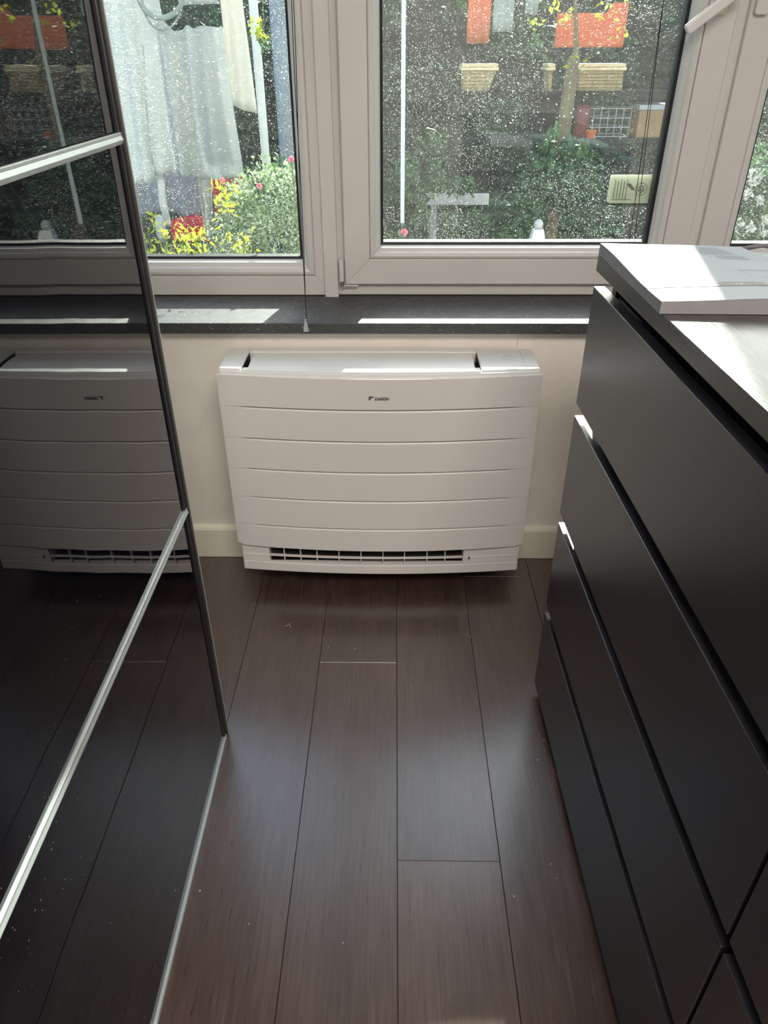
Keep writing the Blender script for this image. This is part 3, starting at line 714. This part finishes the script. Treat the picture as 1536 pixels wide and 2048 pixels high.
# ------------------------------------------------------------------ outside
ZG = -.25
struct('ground', MB().box(-7, 8, .3, 8, ZG - .1, ZG), 'ground', 'dark grey garden paving outside the windows')
fe = thing('backdrop_fence', 'added dark board fence keeping the gaps in the greenery dark', 'fence', (0, 4.2, ZG))  # unseen fence added so gaps in the foliage stay dark
for i in range(40):
    x = -4.4 + i * .25
    obj('board', MB().box(x - .01, x + .26, 4.2 + .031 * (i % 2), 4.23 + .031 * (i % 2), ZG, 1.75), 'fence', fe)
for zr in (.2, 1.3): obj('rail', MB().box(-4.4, 5.6, 4.262, 4.31, zr, zr + .08), 'fence', fe)

def leaves(name, n, sampler, size, mat, parent, facing=(0, -.6, .5), spread=1.0, aspect=.55):
    """n small folded leaves; sampler(n) -> points"""
    p = sampler(n); n = len(p)
    d = RNG.normal(size=(n, 3)) * spread; d /= np.linalg.norm(d, axis=1)[:, None]
    nr = RNG.normal(size=(n, 3)) * .6 + np.array(facing); nr -= d * (nr * d).sum(1)[:, None]; nr /= np.linalg.norm(nr, axis=1)[:, None] + 1e-9
    sd_ = np.cross(d, nr); s = size * RNG.uniform(.6, 1.3, n)[:, None]
    v0 = p; v1 = p + d * s * .45 + sd_ * s * aspect * .5 + nr * s * .08; v2 = p + d * s; v3 = p + d * s * .45 - sd_ * s * aspect * .5 + nr * s * .08
    V = np.stack([v0, v1, v2, v3], 1).reshape(-1, 3) - np.array(parent.location)
    me = bpy.data.meshes.new(name); me.vertices.add(4 * n); me.vertices.foreach_set('co', V.ravel().astype(np.float32))
    idx = (np.arange(n)[:, None] * 4 + np.array([0, 1, 2, 0, 2, 3])[None]).ravel()
    me.loops.add(len(idx)); me.loops.foreach_set('vertex_index', idx.astype(np.int32))
    me.polygons.add(2 * n); me.polygons.foreach_set('loop_start', (np.arange(2 * n) * 3).astype(np.int32)); me.polygons.foreach_set('loop_total', np.full(2 * n, 3, np.int32))
    me.update(); me.validate(); me.materials.append(M[mat])
    o = bpy.data.objects.new(name, me); COL.objects.link(o); o.parent = parent; o['kind'] = 'stuff'; return o
def clumps(cs, r, sq=(1, 1, 1)):
    cs = np.array(cs, float); r = np.broadcast_to(np.array(r, float), (len(cs),))
    def f(n):
        i = RNG.integers(0, len(cs), n); q = RNG.normal(size=(n, 3)); q /= np.linalg.norm(q, axis=1)[:, None]
        q *= (RNG.uniform(0, 1, n) ** .45)[:, None]
        p = cs[i] + q * r[i][:, None] * np.array(sq); p[:, 2] = np.maximum(p[:, 2], ZG + .02); return p
    return f
def shrub(name, label, cat, centre, w, h, n, size, mat, depth=.4, nc=26, group=None, top_wave=.15, rad=(.14, .30), extra=None):
    cx, cy = centre; r = thing(name, label, cat, (cx, cy, ZG), 0, group)
    cs = [(cx + random.uniform(-w, w) / 2, cy + random.uniform(-depth, depth) / 2, ZG + random.uniform(.05, 1) * (h - top_wave * random.random())) for _ in range(nc)]
    rr = [random.uniform(*rad) for _ in cs]
    leaves('foliage', n, clumps(cs, rr), size, mat, r)
    if extra: leaves('light_foliage', extra[1], clumps(cs, [x * 1.05 for x in rr]), size, extra[0], r)
    st = MB()
    for k in range(5):
        c = cs[k * 3 % nc]; st.tube([(cx + (c[0] - cx) * .3, cy, ZG), (cx + (c[0] - cx) * .7, cy, (c[2] + ZG) / 2), c], [.012, .008, .004], 6)
    obj('stem', st, 'bark', r)
    return r
hedge = thing('hedge', 'dense dark green hedge filling the view through the dusty windows', 'hedge', (.5, 3.4, ZG))
hc = [(random.uniform(-3.2, 4.4), random.uniform(3.15, 3.65), ZG + random.uniform(.05, 2.25)) for _ in range(420)]
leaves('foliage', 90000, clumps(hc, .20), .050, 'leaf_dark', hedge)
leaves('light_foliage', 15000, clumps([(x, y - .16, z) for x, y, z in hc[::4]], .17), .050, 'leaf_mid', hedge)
sm_ = MB()
for k in range(8): x = -3 + k * .95; obj('stem', MB().tube([(x, 3.45, ZG), (x + .05, 3.45, .1)], [.03, .02], 6), 'shelfwood', hedge)
# mid-distance bushes
shrub('garden_bush', 'mid green bush behind the grey bench board', 'bush', (.35, 2.56), .9, 1.15, 5200, .045, 'leaf_mid', depth=.12, nc=30, rad=(.08, .14))
shrub('garden_bush', 'dark green bush below the wire crate', 'bush', (1.55, 2.56), .9, 1.0, 4500, .05, 'leaf_dark', depth=.12, nc=30, rad=(.08, .14))
shrub('garden_bush', 'dark bush under the hanging bathrobe', 'bush', (-1.6, 2.3), 1.6, .9, 5200, .05, 'leaf_dark', depth=.4, nc=26, rad=(.12, .22))

# clothes line, poles
lz_ = 1.60
px0 = P(526, 250, 1.3)
ln = tag(obj('clothes_line', MB().tube([(-2.6, 1.1, lz_ + .02), (-1.2, 1.1, lz_ - .02), (px0[0] - .019, 1.3, lz_)], .003, 6), 'white_pole'), 'white clothes line the bathrobe hangs from', 'clothes line')
px0 = P(526, 250, 1.3)
wp = thing('line_post', 'slim white post beside the hanging bathrobe', 'post', (px0[0], 1.3, ZG))
obj('pole', MB().tube([(px0[0], 1.3, ZG), (px0[0], 1.3, 1.72)], .0155, 14), 'white_pole', wp, smooth=True)
obj('cap', MB().lathe([(.018, 0), (.018, .012), (.006, .02)], (px0[0], 1.3, 1.72), 14), 'white_pole', wp)
obj('base_plate', MB().box(px0[0] - .05, px0[0] + .05, 1.25, 1.35, ZG, ZG + .01), 'white_pole', wp)
gx = P(568, 150, 2.1)[0]
gp = thing('drain_pipe', 'wide blue-grey pipe standing between the white post and the window frame', 'pipe', (gx, 2.1, ZG))
obj('pipe', MB().tube([(gx, 2.1, ZG), (gx, 2.1, 1.9)], .045, 18), 'grey_pole', gp, smooth=True)
obj('pipe_collar', MB().tube([(gx, 2.1, .55), (gx, 2.1, .62)], .052, 18), 'grey_pole', gp)

def cloth(name, x0, x1, top, bot, y, nx, nz, fold, mat, parent=None, label=None, cat=None, group=None, lean=0, thick=.004):
    """hanging cloth: top(s), bot(s) give z along its width, fold(x, t) its depth"""
    mb = MB()
    for i in range(nx + 1):
        s = i / nx
        zt, zb = top(s), bot(s)
        for j in range(nz + 1):
            t = j / nz; x = (x0[0] + (x0[1] - x0[0]) * t) * (1 - s) + (x1[0] + (x1[1] - x1[0]) * t) * s
            mb.v.append((x, y + fold(s, t), zt + (zb - zt) * t))
    for i in range(nx):
        for j in range(nz): a = i * (nz + 1) + j; mb.f.append((a, a + 1, a + nz + 2, a + nz + 1))
    o = obj(name, mb, mat, parent, smooth=True)
    k = o.modifiers.new('thick', 'SOLIDIFY'); k.thickness = thick; k.offset = 0
    if label: tag(o, label, cat, group)
    return o
def Z(u, v, y): return P(u, v, y)[2]
def Xp(u, v, y): return P(u, v, y)[0]
YR = 1.1
robe = thing('bathrobe', 'white waffle bathrobe hanging outside on the clothes line', 'bathrobe', (Xp(360, 200, YR), YR, Z(360, 355, YR)))
def interp(pts):
    def f(s):
        for (a, za), (b, zb) in zip(pts, pts[1:]):
            if s <= b: t = (s - a) / (b - a); t = t * t * (3 - 2 * t); return za + (zb - za) * t
        return pts[-1][1]
    return f
# width of the robe in photo columns 150 .. 480 at its hem
xl, xr = Xp(150, 355, YR), Xp(484, 355, YR)
col = lambda u: (u - 150) / (484 - 150)
rtop = interp([(0, lz_), (col(205), lz_), (col(228), Z(228, 14, YR)), (col(236), Z(236, 60, YR)), (col(246), Z(246, 20, YR)), (col(262), lz_), (col(362), lz_), (col(374), Z(374, 42, YR)), (col(392), Z(392, 62, YR)), (col(405), Z(405, 60, YR)), (col(418), Z(418, 50, YR)), (col(430), Z(430, 57, YR)), (col(445), Z(445, 52, YR)), (1, Z(484, 55, YR))])
rbot = interp([(0, Z(150, 372, YR)), (col(290), Z(290, 366, YR)), (col(308), Z(308, 362, YR)), (col(335), Z(335, 346, YR)), (col(388), Z(388, 352, YR)), (col(398), Z(398, 360, YR)), (1, Z(484, 356, YR))])
def rfold(s, t):
    return (.026 * math.sin(s * 26 + 1.2 * math.sin(s * 9)) + .010 * math.sin(s * 61 + t * 2)) * (.35 + .65 * t) + .02 * math.sin(t * 3 + s * 4)
cloth('robe_body', (xl, xl), (xr - .012, xr), rtop, rbot, YR, 150, 30, rfold, 'robe', robe)
# neck tape loop and collar
def loop(u0, u1, vtop, vbot, y, r, name, mat='robe'):
    pts = []
    for i in range(17):
        a = math.pi * i / 16; u = (u0 + u1) / 2 - (u1 - u0) / 2 * math.cos(a); v = vtop + (vbot - vtop) * math.sin(a); pts.append(P(u, v, y))
    return obj(name, MB().tube(pts, r, 8), mat, robe, smooth=True)
loop(275, 370, -22, 36, YR - .045, .008, 'collar', 'pale_cloth')
loop(284, 366, -10, 60, YR - .040, .0035, 'neck_seam', 'pale_cloth')
cloth('belt', (Xp(312, 355, 1.06),) * 2, (Xp(326, 355, 1.06),) * 2, lambda s: Z(310, 345, 1.06), lambda s: Z(325, 452, 1.06), 1.06, 4, 20, lambda s, t: .008 * math.sin(t * 9), 'robe', robe)
obj('belt_loop', MB().tube([P(286, 90, 1.05), P(292, 200, 1.04), P(300, 300, 1.045), P(312, 350, 1.05)], .0035, 6), 'robe', robe, smooth=True)
obj('belt_knot', MB().tube([P(318, 430, 1.04), P(320, 450, 1.03), P(324, 470, 1.035), P(326, 482, 1.04)], [.012, .018, .02, .012], 10), 'robe', robe, smooth=True)
obj('shoulder', MB().tube([P(360, 2, YR + .02), P(400, -2, YR), P(434, 0, YR + .02)], [.012, .014, .010], 10), 'robe', robe, smooth=True)
# other washing
Y2 = 1.35
cloth('hanging_blouse', (Xp(440, 0, Y2), Xp(462, 215, Y2)), (Xp(478, 0, Y2), Xp(512, 215, Y2)), lambda s: lz_, lambda s: Z(475, 210 + 18 * s, Y2), Y2, 24, 16,
      lambda s, t: .02 * math.sin(s * 7 + t) * t, 'cream_cloth', label='cream blouse sleeve hanging behind the white bathrobe', cat='blouse')
cloth('hanging_shirt', (Xp(225, 340, Y2),) * 2, (Xp(396, 340, Y2),) * 2, lambda s: Z(300, 330, Y2), lambda s: Z(300, 428 + 6 * math.sin(s * 9), Y2), Y2, 40, 10,
      lambda s, t: .015 * math.sin(s * 22), 'grey_cloth', label='blue-grey shirt hanging below the bathrobe hem', cat='shirt')
cloth('hanging_trousers', (Xp(394, 340, Y2 - .1),) * 2, (Xp(424, 340, Y2 - .1), Xp(424, 480, Y2 - .1)), lambda s: Z(410, 330, Y2 - .1), lambda s: Z(410, 478, Y2 - .1), Y2 - .1, 14, 12,
      lambda s, t: .012 * math.sin(s * 9), 'cream_cloth', label='pale trouser leg hanging between the red garments', cat='trousers')
cloth('hanging_jersey', (Xp(420, 345, Y2),) * 2, (Xp(486, 345, Y2),) * 2, lambda s: Z(450, 345, Y2), lambda s: Z(450, 437 - 4 * s, Y2), Y2, 20, 10,
      lambda s, t: .015 * math.sin(s * 8 + 1), 'red_cloth', label='crimson jersey hanging beside the bathrobe hem above the rosebuds', cat='jersey')
cloth('hanging_skirt', (Xp(342, 430, Y2),) * 2, (Xp(426, 430, Y2),) * 2, lambda s: Z(380, 440 - 12 * math.sin(s * 3), Y2), lambda s: Z(380, 480, Y2), Y2 - .03, 20, 8,
      lambda s, t: .015 * math.sin(s * 12), 'red_cloth', label='crimson skirt low behind the yellow-green leaves', cat='skirt')

# second line with towels
Y3 = 2.0
l3 = tag(obj('clothes_line', MB().tube([(-.4, Y3, 1.78), (.9, Y3, 1.72), (2.3, Y3, 1.78)], .003, 6), 'white_pole'), 'far white clothes line that carries the orange towels', 'clothes line')
rib = lambda s, t: .008 * math.sin(s * 10)
def towel(u0, u1, vt, vb, mat, label, y=Y3):
    cloth('hanging_towel', (Xp(u0, vb, y),) * 2, (Xp(u1, vb, y),) * 2, vt if callable(vt) else (lambda s: vt), lambda s: Z(u0, vb, y), y, 14, 12, rib, mat, label=label, cat='towel')
towel(933, 977, 1.74, 87, 'orange_cloth', 'narrow orange towel hanging beside the pale grey cloth')
towel(1108, 1245, lambda s: Z(1200, 26 if s < .75 else 5, Y3), 95, 'orange_cloth', 'wide orange towel hanging behind the tree trunk')
towel(985, 1024, 1.74, 64, 'pale_cloth', 'longer pale grey cloth next to the narrow orange towel')
towel(1050, 1074, 1.74, 28, 'pale_cloth', 'short pale grey cloth nearest to the tree trunk')

# shelf with planters, crate and boxes
YS = 2.25
shf = thing('garden_shelf', 'dark two-tier garden shelf carrying planters and boxes', 'shelf', (1.0, YS, ZG))
zA = Z(1000, 181, YS); zB = Z(1200, 273, YS)
xa_, xb_ = Xp(905, 200, YS), Xp(1330, 200, YS)
obj('shelf_board', MB().box(xa_, xb_, YS - .10, YS + .14, zA - .02, zA), 'shelfwood', shf)
obj('shelf_board', MB().box(xa_, xb_, YS - .10, YS + .14, zB - .02, zB), 'shelfwood', shf)
for x in (xa_, (xa_ + xb_) / 2, xb_ - .03):
    obj('upright', MB().box(x, x + .03, YS + .10, YS + .13, ZG, zA), 'shelfwood', shf)
def planter(u0, u1, u0b, u1b, label):
    a, b, c, d = Xp(u0, 135, YS), Xp(u1, 135, YS), Xp(u0b, 178, YS), Xp(u1b, 178, YS); zt, zm = Z(u0, 127, YS), Z(u0, 140, YS)
    t = thing('planter_box', label, 'planter', ((a + b) / 2, YS, zA), 0)
    zz = zA
    nb = 6
    for k in range(nb):
        f0, f1 = k / nb, (k + .86) / nb
        xl0, xr0 = c + (a - c) * f0 + .006, d + (b - d) * f0 - .006; xl1, xr1 = c + (a - c) * f1 + .006, d + (b - d) * f1 - .006
        z0, z1 = zz + (zm - zz) * f0, zz + (zm - zz) * f1
        obj('woven_band', MB().add([(xl0, YS - .06, z0), (xr0, YS - .06, z0), (xr0, YS + .06, z0), (xl0, YS + .06, z0), (xl1, YS - .065, z1), (xr1, YS - .065, z1), (xr1, YS + .065, z1), (xl1, YS + .065, z1)],
            [(0, 3, 2, 1), (4, 5, 6, 7), (0, 1, 5, 4), (1, 2, 6, 5), (2, 3, 7, 6), (3, 0, 4, 7)]), 'wicker', t)
    obj('rim', MB().box(a - .004, b + .004, YS - .075, YS + .075, zm, zm + (zt - zm) * .45).box(a, b, YS - .072, YS + .072, zm + (zt - zm) * .55, zt), 'wicker_rim', t)
    return t
planter(922, 992, 922, 978, 'small tan woven planter with cream rim below the narrow orange towel')
planter(1150, 1243, 1150, 1240, 'wide tan woven planter with cream rim below the wide orange towel')
planter(1090, 1104, 1090, 1100, 'narrow tan woven planter half hidden by the tree trunk')
# wire crate
cx0, cx1, cz0, cz1 = Xp(1182, 270, YS - .05), Xp(1256, 270, YS - .05), zB, Z(1200, 215, YS)
cr = thing('wire_crate', 'pale wire crate on the lower garden shelf', 'crate', ((cx0 + cx1) / 2, YS - .05, zB))
for yy in (YS - .05, YS + .09):
    g = MB()
    for i in range(6): x = cx0 + (cx1 - cx0) * i / 5; g.tube([(x, yy, cz0 + .002), (x, yy, cz1)], .0016, 5)
    for j in range(4): z = cz0 + .004 + (cz1 - cz0 - .006) * j / 3; g.tube([(cx0, yy, z), (cx1, yy, z)], .0022, 5)
    obj('wire_side', g, 'wire', cr)
g = MB()
for x in (cx0, cx1):
    for j in range(4): z = cz0 + .004 + (cz1 - cz0 - .006) * j / 3; g.tube([(x, YS - .05, z), (x, YS + .09, z)], .0022, 5)
obj('wire_end', g, 'wire', cr)
bx0, bx1 = Xp(1262, 270, YS), Xp(1335, 270, YS); bz = Z(1280, 218, YS)
bxr = thing('storage_box', 'brown storage box with grey lid beside the wire crate', 'box', ((bx0 + bx1) / 2, YS, zB))
obj('box_body', MB().box(bx0, bx1, YS - .08, YS + .1, zB, bz), 'brownbox', bxr, bev=.004)
obj('lid', MB().box(bx0 - .006, bx1 + .006, YS - .086, YS + .106, bz, bz + .022), 'greywood', bxr, bev=.004)
tn = thing('watering_tin', 'maroon tin standing beside the tree trunk on the shelf', 'tin', (Xp(1160, 270, YS), YS, zB))
obj('tin_body', MB().lathe([(.030, 0), (.034, .01), (.034, .11), (.030, .125)], (Xp(1160, 270, YS), YS, zB), 18), 'maroon', tn, smooth=False)
obj('rim', MB().lathe([(.032, .125), (.036, .13), (.032, .135)], (Xp(1160, 270, YS), YS, zB), 18), 'maroon', tn)
pt = thing('flower_pot', 'small bright orange pot in front of the maroon tin', 'pot', (Xp(1180, 275, YS - .08), YS - .08, zB))
obj('pot_body', MB().lathe([(.018, 0), (.026, .026)], (Xp(1180, 275, YS - .07), YS - .075, zB), 14), 'terracotta', pt)
obj('pot_rim', MB().lathe([(.028, .026), (.028, .034)], (Xp(1180, 275, YS - .07), YS - .075, zB), 14), 'terracotta', pt)
# tree with tan trunk
tx0, tx1 = Xp(1128, 250, 1.85), Xp(1136, 20, 1.85)
tr = thing('small_tree', 'small tree with a tan trunk in front of the orange towel', 'tree', (tx0, 1.85, ZG))
obj('trunk', MB().tube([(tx0 - .01, 1.85, ZG), (tx0, 1.85, .92), (tx0 + .008, 1.85, 1.20), (tx0 + .016, 1.85, 1.24), (tx1 + .01, 1.86, 1.5), (tx1 + .05, 1.88, 1.72)], [.030, .030, .026, .010, .006, .004], 12), 'bark', tr, smooth=True)
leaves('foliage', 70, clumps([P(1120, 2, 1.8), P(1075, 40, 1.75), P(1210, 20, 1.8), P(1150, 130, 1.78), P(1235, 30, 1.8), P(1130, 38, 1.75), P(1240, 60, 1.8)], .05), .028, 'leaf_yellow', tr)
leaves('green_foliage', 2600, clumps([(tx0 - .03, 1.99, .62), (tx0 + .2, 1.99, .55), (tx0 - .25, 1.99, .5), (tx0, 1.99, .4), (tx0 + .35, 1.99, .3), (tx0 - .1, 1.99, .2), (tx0, 1.86, .70), (tx0 - .02, 1.80, .80), (tx0 + .02, 1.80, .76)], .15), .05, 'leaf_mid', tr)  # mid green leaves low around the trunk
# bench
YBn = 1.6
bxa, bxb = Xp(850, 400, YBn), Xp(978, 400, YBn); bzt, bzb = Z(900, 388, YBn), Z(900, 410, YBn)
bn = thing('garden_bench', 'pale grey garden bench board half covered by leaves', 'bench', ((bxa + bxb) / 2, YBn, ZG))
obj('back_board', MB().box(bxa, bxb, YBn, YBn + .02, bzb, bzt), 'greywood', bn, bev=.002)
obj('leg', MB().box(Xp(862, 430, YBn), Xp(874, 430, YBn), YBn + .02, YBn + .05, ZG, bzb + .01), 'grey_pole', bn)
obj('leg', MB().box(bxb - .03, bxb - .005, YBn + .02, YBn + .05, ZG, bzb + .01), 'shelfwood', bn)
obj('seat_board', MB().box(bxa, bxb, YBn + .02, YBn + .16, ZG + .42, ZG + .44), 'shelfwood', bn)
iv = thing('trailing_plant', 'leafy trailing plant spilling over the grey bench board', 'plant', (bxa, YBn - .05, ZG))
leaves('foliage', 1000, clumps([P(u, v, YBn - .1) for u, v in ((830, 378), (850, 385), (880, 372), (912, 372), (935, 370), (840, 430), (900, 440), (930, 445), (960, 440), (820, 350), (870, 350), (900, 470))], .04), .026, 'leaf_mid', iv)
obj('stem', MB().tube([(bxa, YBn - .08, ZG), (bxa + .05, YBn - .1, .4), P(850, 395, YBn - .1)], [.008, .006, .003], 6), 'stem', iv)
# finial post
YF = .95
fxp = Xp(1076, 460, YF); zf = Z(1077, 464, YF)
fpost = thing('finial_post', 'white post topped by a small grey ball outside the window', 'post', (fxp, YF, ZG))
obj('post_shaft', MB().add([(fxp - .055, YF - .055, ZG), (fxp + .055, YF - .055, ZG), (fxp + .055, YF + .055, ZG), (fxp - .055, YF + .055, ZG)] + [(fxp - .040, YF - .04, zf - .10), (fxp + .040, YF - .04, zf - .10), (fxp + .040, YF + .04, zf - .10), (fxp - .040, YF + .04, zf - .10)] + [(fxp - .018, YF - .018, zf + .01), (fxp + .018, YF - .018, zf + .01), (fxp + .018, YF + .018, zf + .01), (fxp - .018, YF + .018, zf + .01)],
    [(0, 3, 2, 1)] + [(i + 4 * r, (i + 1) % 4 + 4 * r, (i + 1) % 4 + 4 * r + 4, i + 4 * r + 4) for r in (0, 1) for i in range(4)] + [(8, 9, 10, 11)]), 'white_pole', fpost, bev=.002)
obj('ball', MB().lathe([(.001, -.016)] + [(.0165 * math.sin(math.pi * i / 12), -.0165 * math.cos(math.pi * i / 12)) for i in range(1, 12)] + [(.001, .016)], (fxp, YF, zf + .025), 18), 'greywood', fpost, smooth=True)
obj('neck', MB().lathe([(.012, 0), (.007, .006), (.009, .012)], (fxp, YF, zf + .009), 14), 'greywood', fpost)
# flowers
def rose(base, head, r, mat, label, name='pink_rose', cat='flower', group=None):
    t = thing(name, label, cat, base, 0, group)
    obj('stem', MB().tube([base, ((base[0] + head[0]) / 2 + .01, base[1], (base[2] + head[2]) / 2), head], [.004, .003, .0025], 6), 'stem', t)
    pm = MB()
    for k, (rr, nn_, up) in enumerate(((1.0, 6, .1), (.75, 5, .45), (.45, 4, .8))):
        for j in range(nn_):
            a = 2 * math.pi * (j + .4 * k) / nn_; ca, sa = math.cos(a), math.sin(a)
            c = Vector(head); u_ = Vector((ca, -.5 * abs(1), sa)).normalized(); w_ = Vector((-sa, 0, ca))
            p0 = c; p1 = c + u_ * r * rr * .7 + w_ * r * .45 * rr + Vector((0, -up * r, 0)); p2 = c + u_ * r * rr * 1.15 + Vector((0, -up * r * 1.1, 0)); p3 = c + u_ * r * rr * .7 - w_ * r * .45 * rr + Vector((0, -up * r, 0))
            pm.add([p0, p1, p2, p3], [(0, 1, 2, 3)])
    obj('petals', pm, mat, t, norm=False)
    return t
h_ = P(808, 464, .62); rs = rose((h_[0] - .01, .62, ZG), h_, .013, 'petal_pink', 'single pink rose below the tip of the white rod')
leaves('leaf', 60, clumps([P(803, 450, .62), P(801, 475, .62), P(800, 488, .62)], .016), .016, 'leaf_mid', rs)
for u, v, lab in ((583, 318, 'pink rosebud at the top of the variegated shrub by the window frame'), (445, 360, 'pink rosebud in front of the bathrobe hem'), (519, 371, 'small pink rosebud amid the variegated shrub near the white post')):
    h_ = P(u, v, .57); rose((h_[0], .57, ZG), h_, .009, 'petal_pink', lab, 'pink_rosebud')
# variegated shrub
vs_ = thing('variegated_shrub', 'cream and green variegated shrub behind the first window', 'shrub', (Xp(540, 500, .8), .8, ZG))
spots = []
for _ in range(150):
    u = random.uniform(430, 625); vmin = 330 + max(0, (500 - u)) * 1.2 - 10 * math.sin(u * .05); v = random.uniform(max(335, vmin), 560)
    spots.append(P(u, v, random.uniform(.70, .95)))
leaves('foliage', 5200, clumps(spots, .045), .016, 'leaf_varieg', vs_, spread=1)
leaves('green_foliage', 3000, clumps([(p[0], p[1] + .15, p[2] - .02) for p in spots], .06), .02, 'leaf_mid', vs_)  # mid green leaves behind the variegated ones
sm = MB()
for k in range(9): p = spots[k * 7]; sm.tube([(Xp(540, 500, .8) + .02 * k - .1, .8, ZG), ((p[0] + Xp(540, 500, .8)) / 2, .8, (p[2] + ZG) / 2 + .1), p], [.006, .004, .002], 5)
obj('stem', sm, 'stem', vs_)
# yellow-green shrub
yl = thing('heavenly_bamboo', 'bright yellow-green leafy shrub low behind the first window', 'shrub', (Xp(400, 500, .55), .55, ZG))
ysp = [P(u, v, random.uniform(.43, .52)) for u, v in [(random.uniform(285, 335), random.uniform(430, 520)) for _ in range(16)] + [(random.uniform(345, 500), random.uniform(462, 525)) for _ in range(46)] + [(random.uniform(350, 420), random.uniform(440, 480)) for _ in range(9)] + [(random.uniform(430, 470), random.uniform(350, 480)) for _ in range(9)]]
leaves('foliage', 340, clumps(ysp, .026), .023, 'leaf_yellow', yl, aspect=.34)
sm = MB()
for k in range(14): p = ysp[k * 5]; sm.tube([(Xp(400, 500, .55) + .015 * k - .1, .55, ZG), p], [.004, .0015], 5)
obj('stem', sm, 'stem', yl)
# sprig by the white post
sg = thing('vine_sprig', 'yellow-green vine sprig in front of the slim white post', 'vine', P(512, 60, 1.2))
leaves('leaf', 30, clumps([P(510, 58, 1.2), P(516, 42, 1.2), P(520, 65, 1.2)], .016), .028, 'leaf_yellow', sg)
leaves('green_leaf', 24, clumps([P(524, 72, 1.2), P(530, 90, 1.2)], .022), .025, 'leaf_mid', sg)  # a few mid green leaves beside the yellow ones
obj('stem', MB().tube([P(512, 60, 1.25), P(530, 100, 1.25), P(523, -60, 1.27)], .0015, 5), 'stem', sg)
# white roses by window_3
wrs = thing('white_rose_bush', 'bush of white roses behind the third window', 'rose bush', (Xp(1510, 420, 1.1), 1.1, ZG))
wsp = [P(random.uniform(1440, 1640), random.uniform(300, 520), random.uniform(.95, 1.3)) for _ in range(60)]
leaves('foliage', 4200, clumps(wsp, .07), .026, 'leaf_mid', wrs)
for u, v in ((1500, 345), (1518, 352), (1506, 362), (1495, 388), (1478, 448), (1504, 455), (1528, 465), (1531, 440), (1470, 440), (1520, 400)):
    c = P(u, v, .93); leaves('white_bloom', 40, clumps([c], .013), .014, 'petal_white', wrs)
sm = MB()
for k in range(6): p = wsp[k]; sm.tube([(Xp(1510, 420, 1.1), 1.1, ZG), p], [.008, .003], 5)
obj('stem', sm, 'stem', wrs)
for o in bpy.data.objects:
    if o.name.startswith('white_bloom') and 'kind' in o: del o['kind']
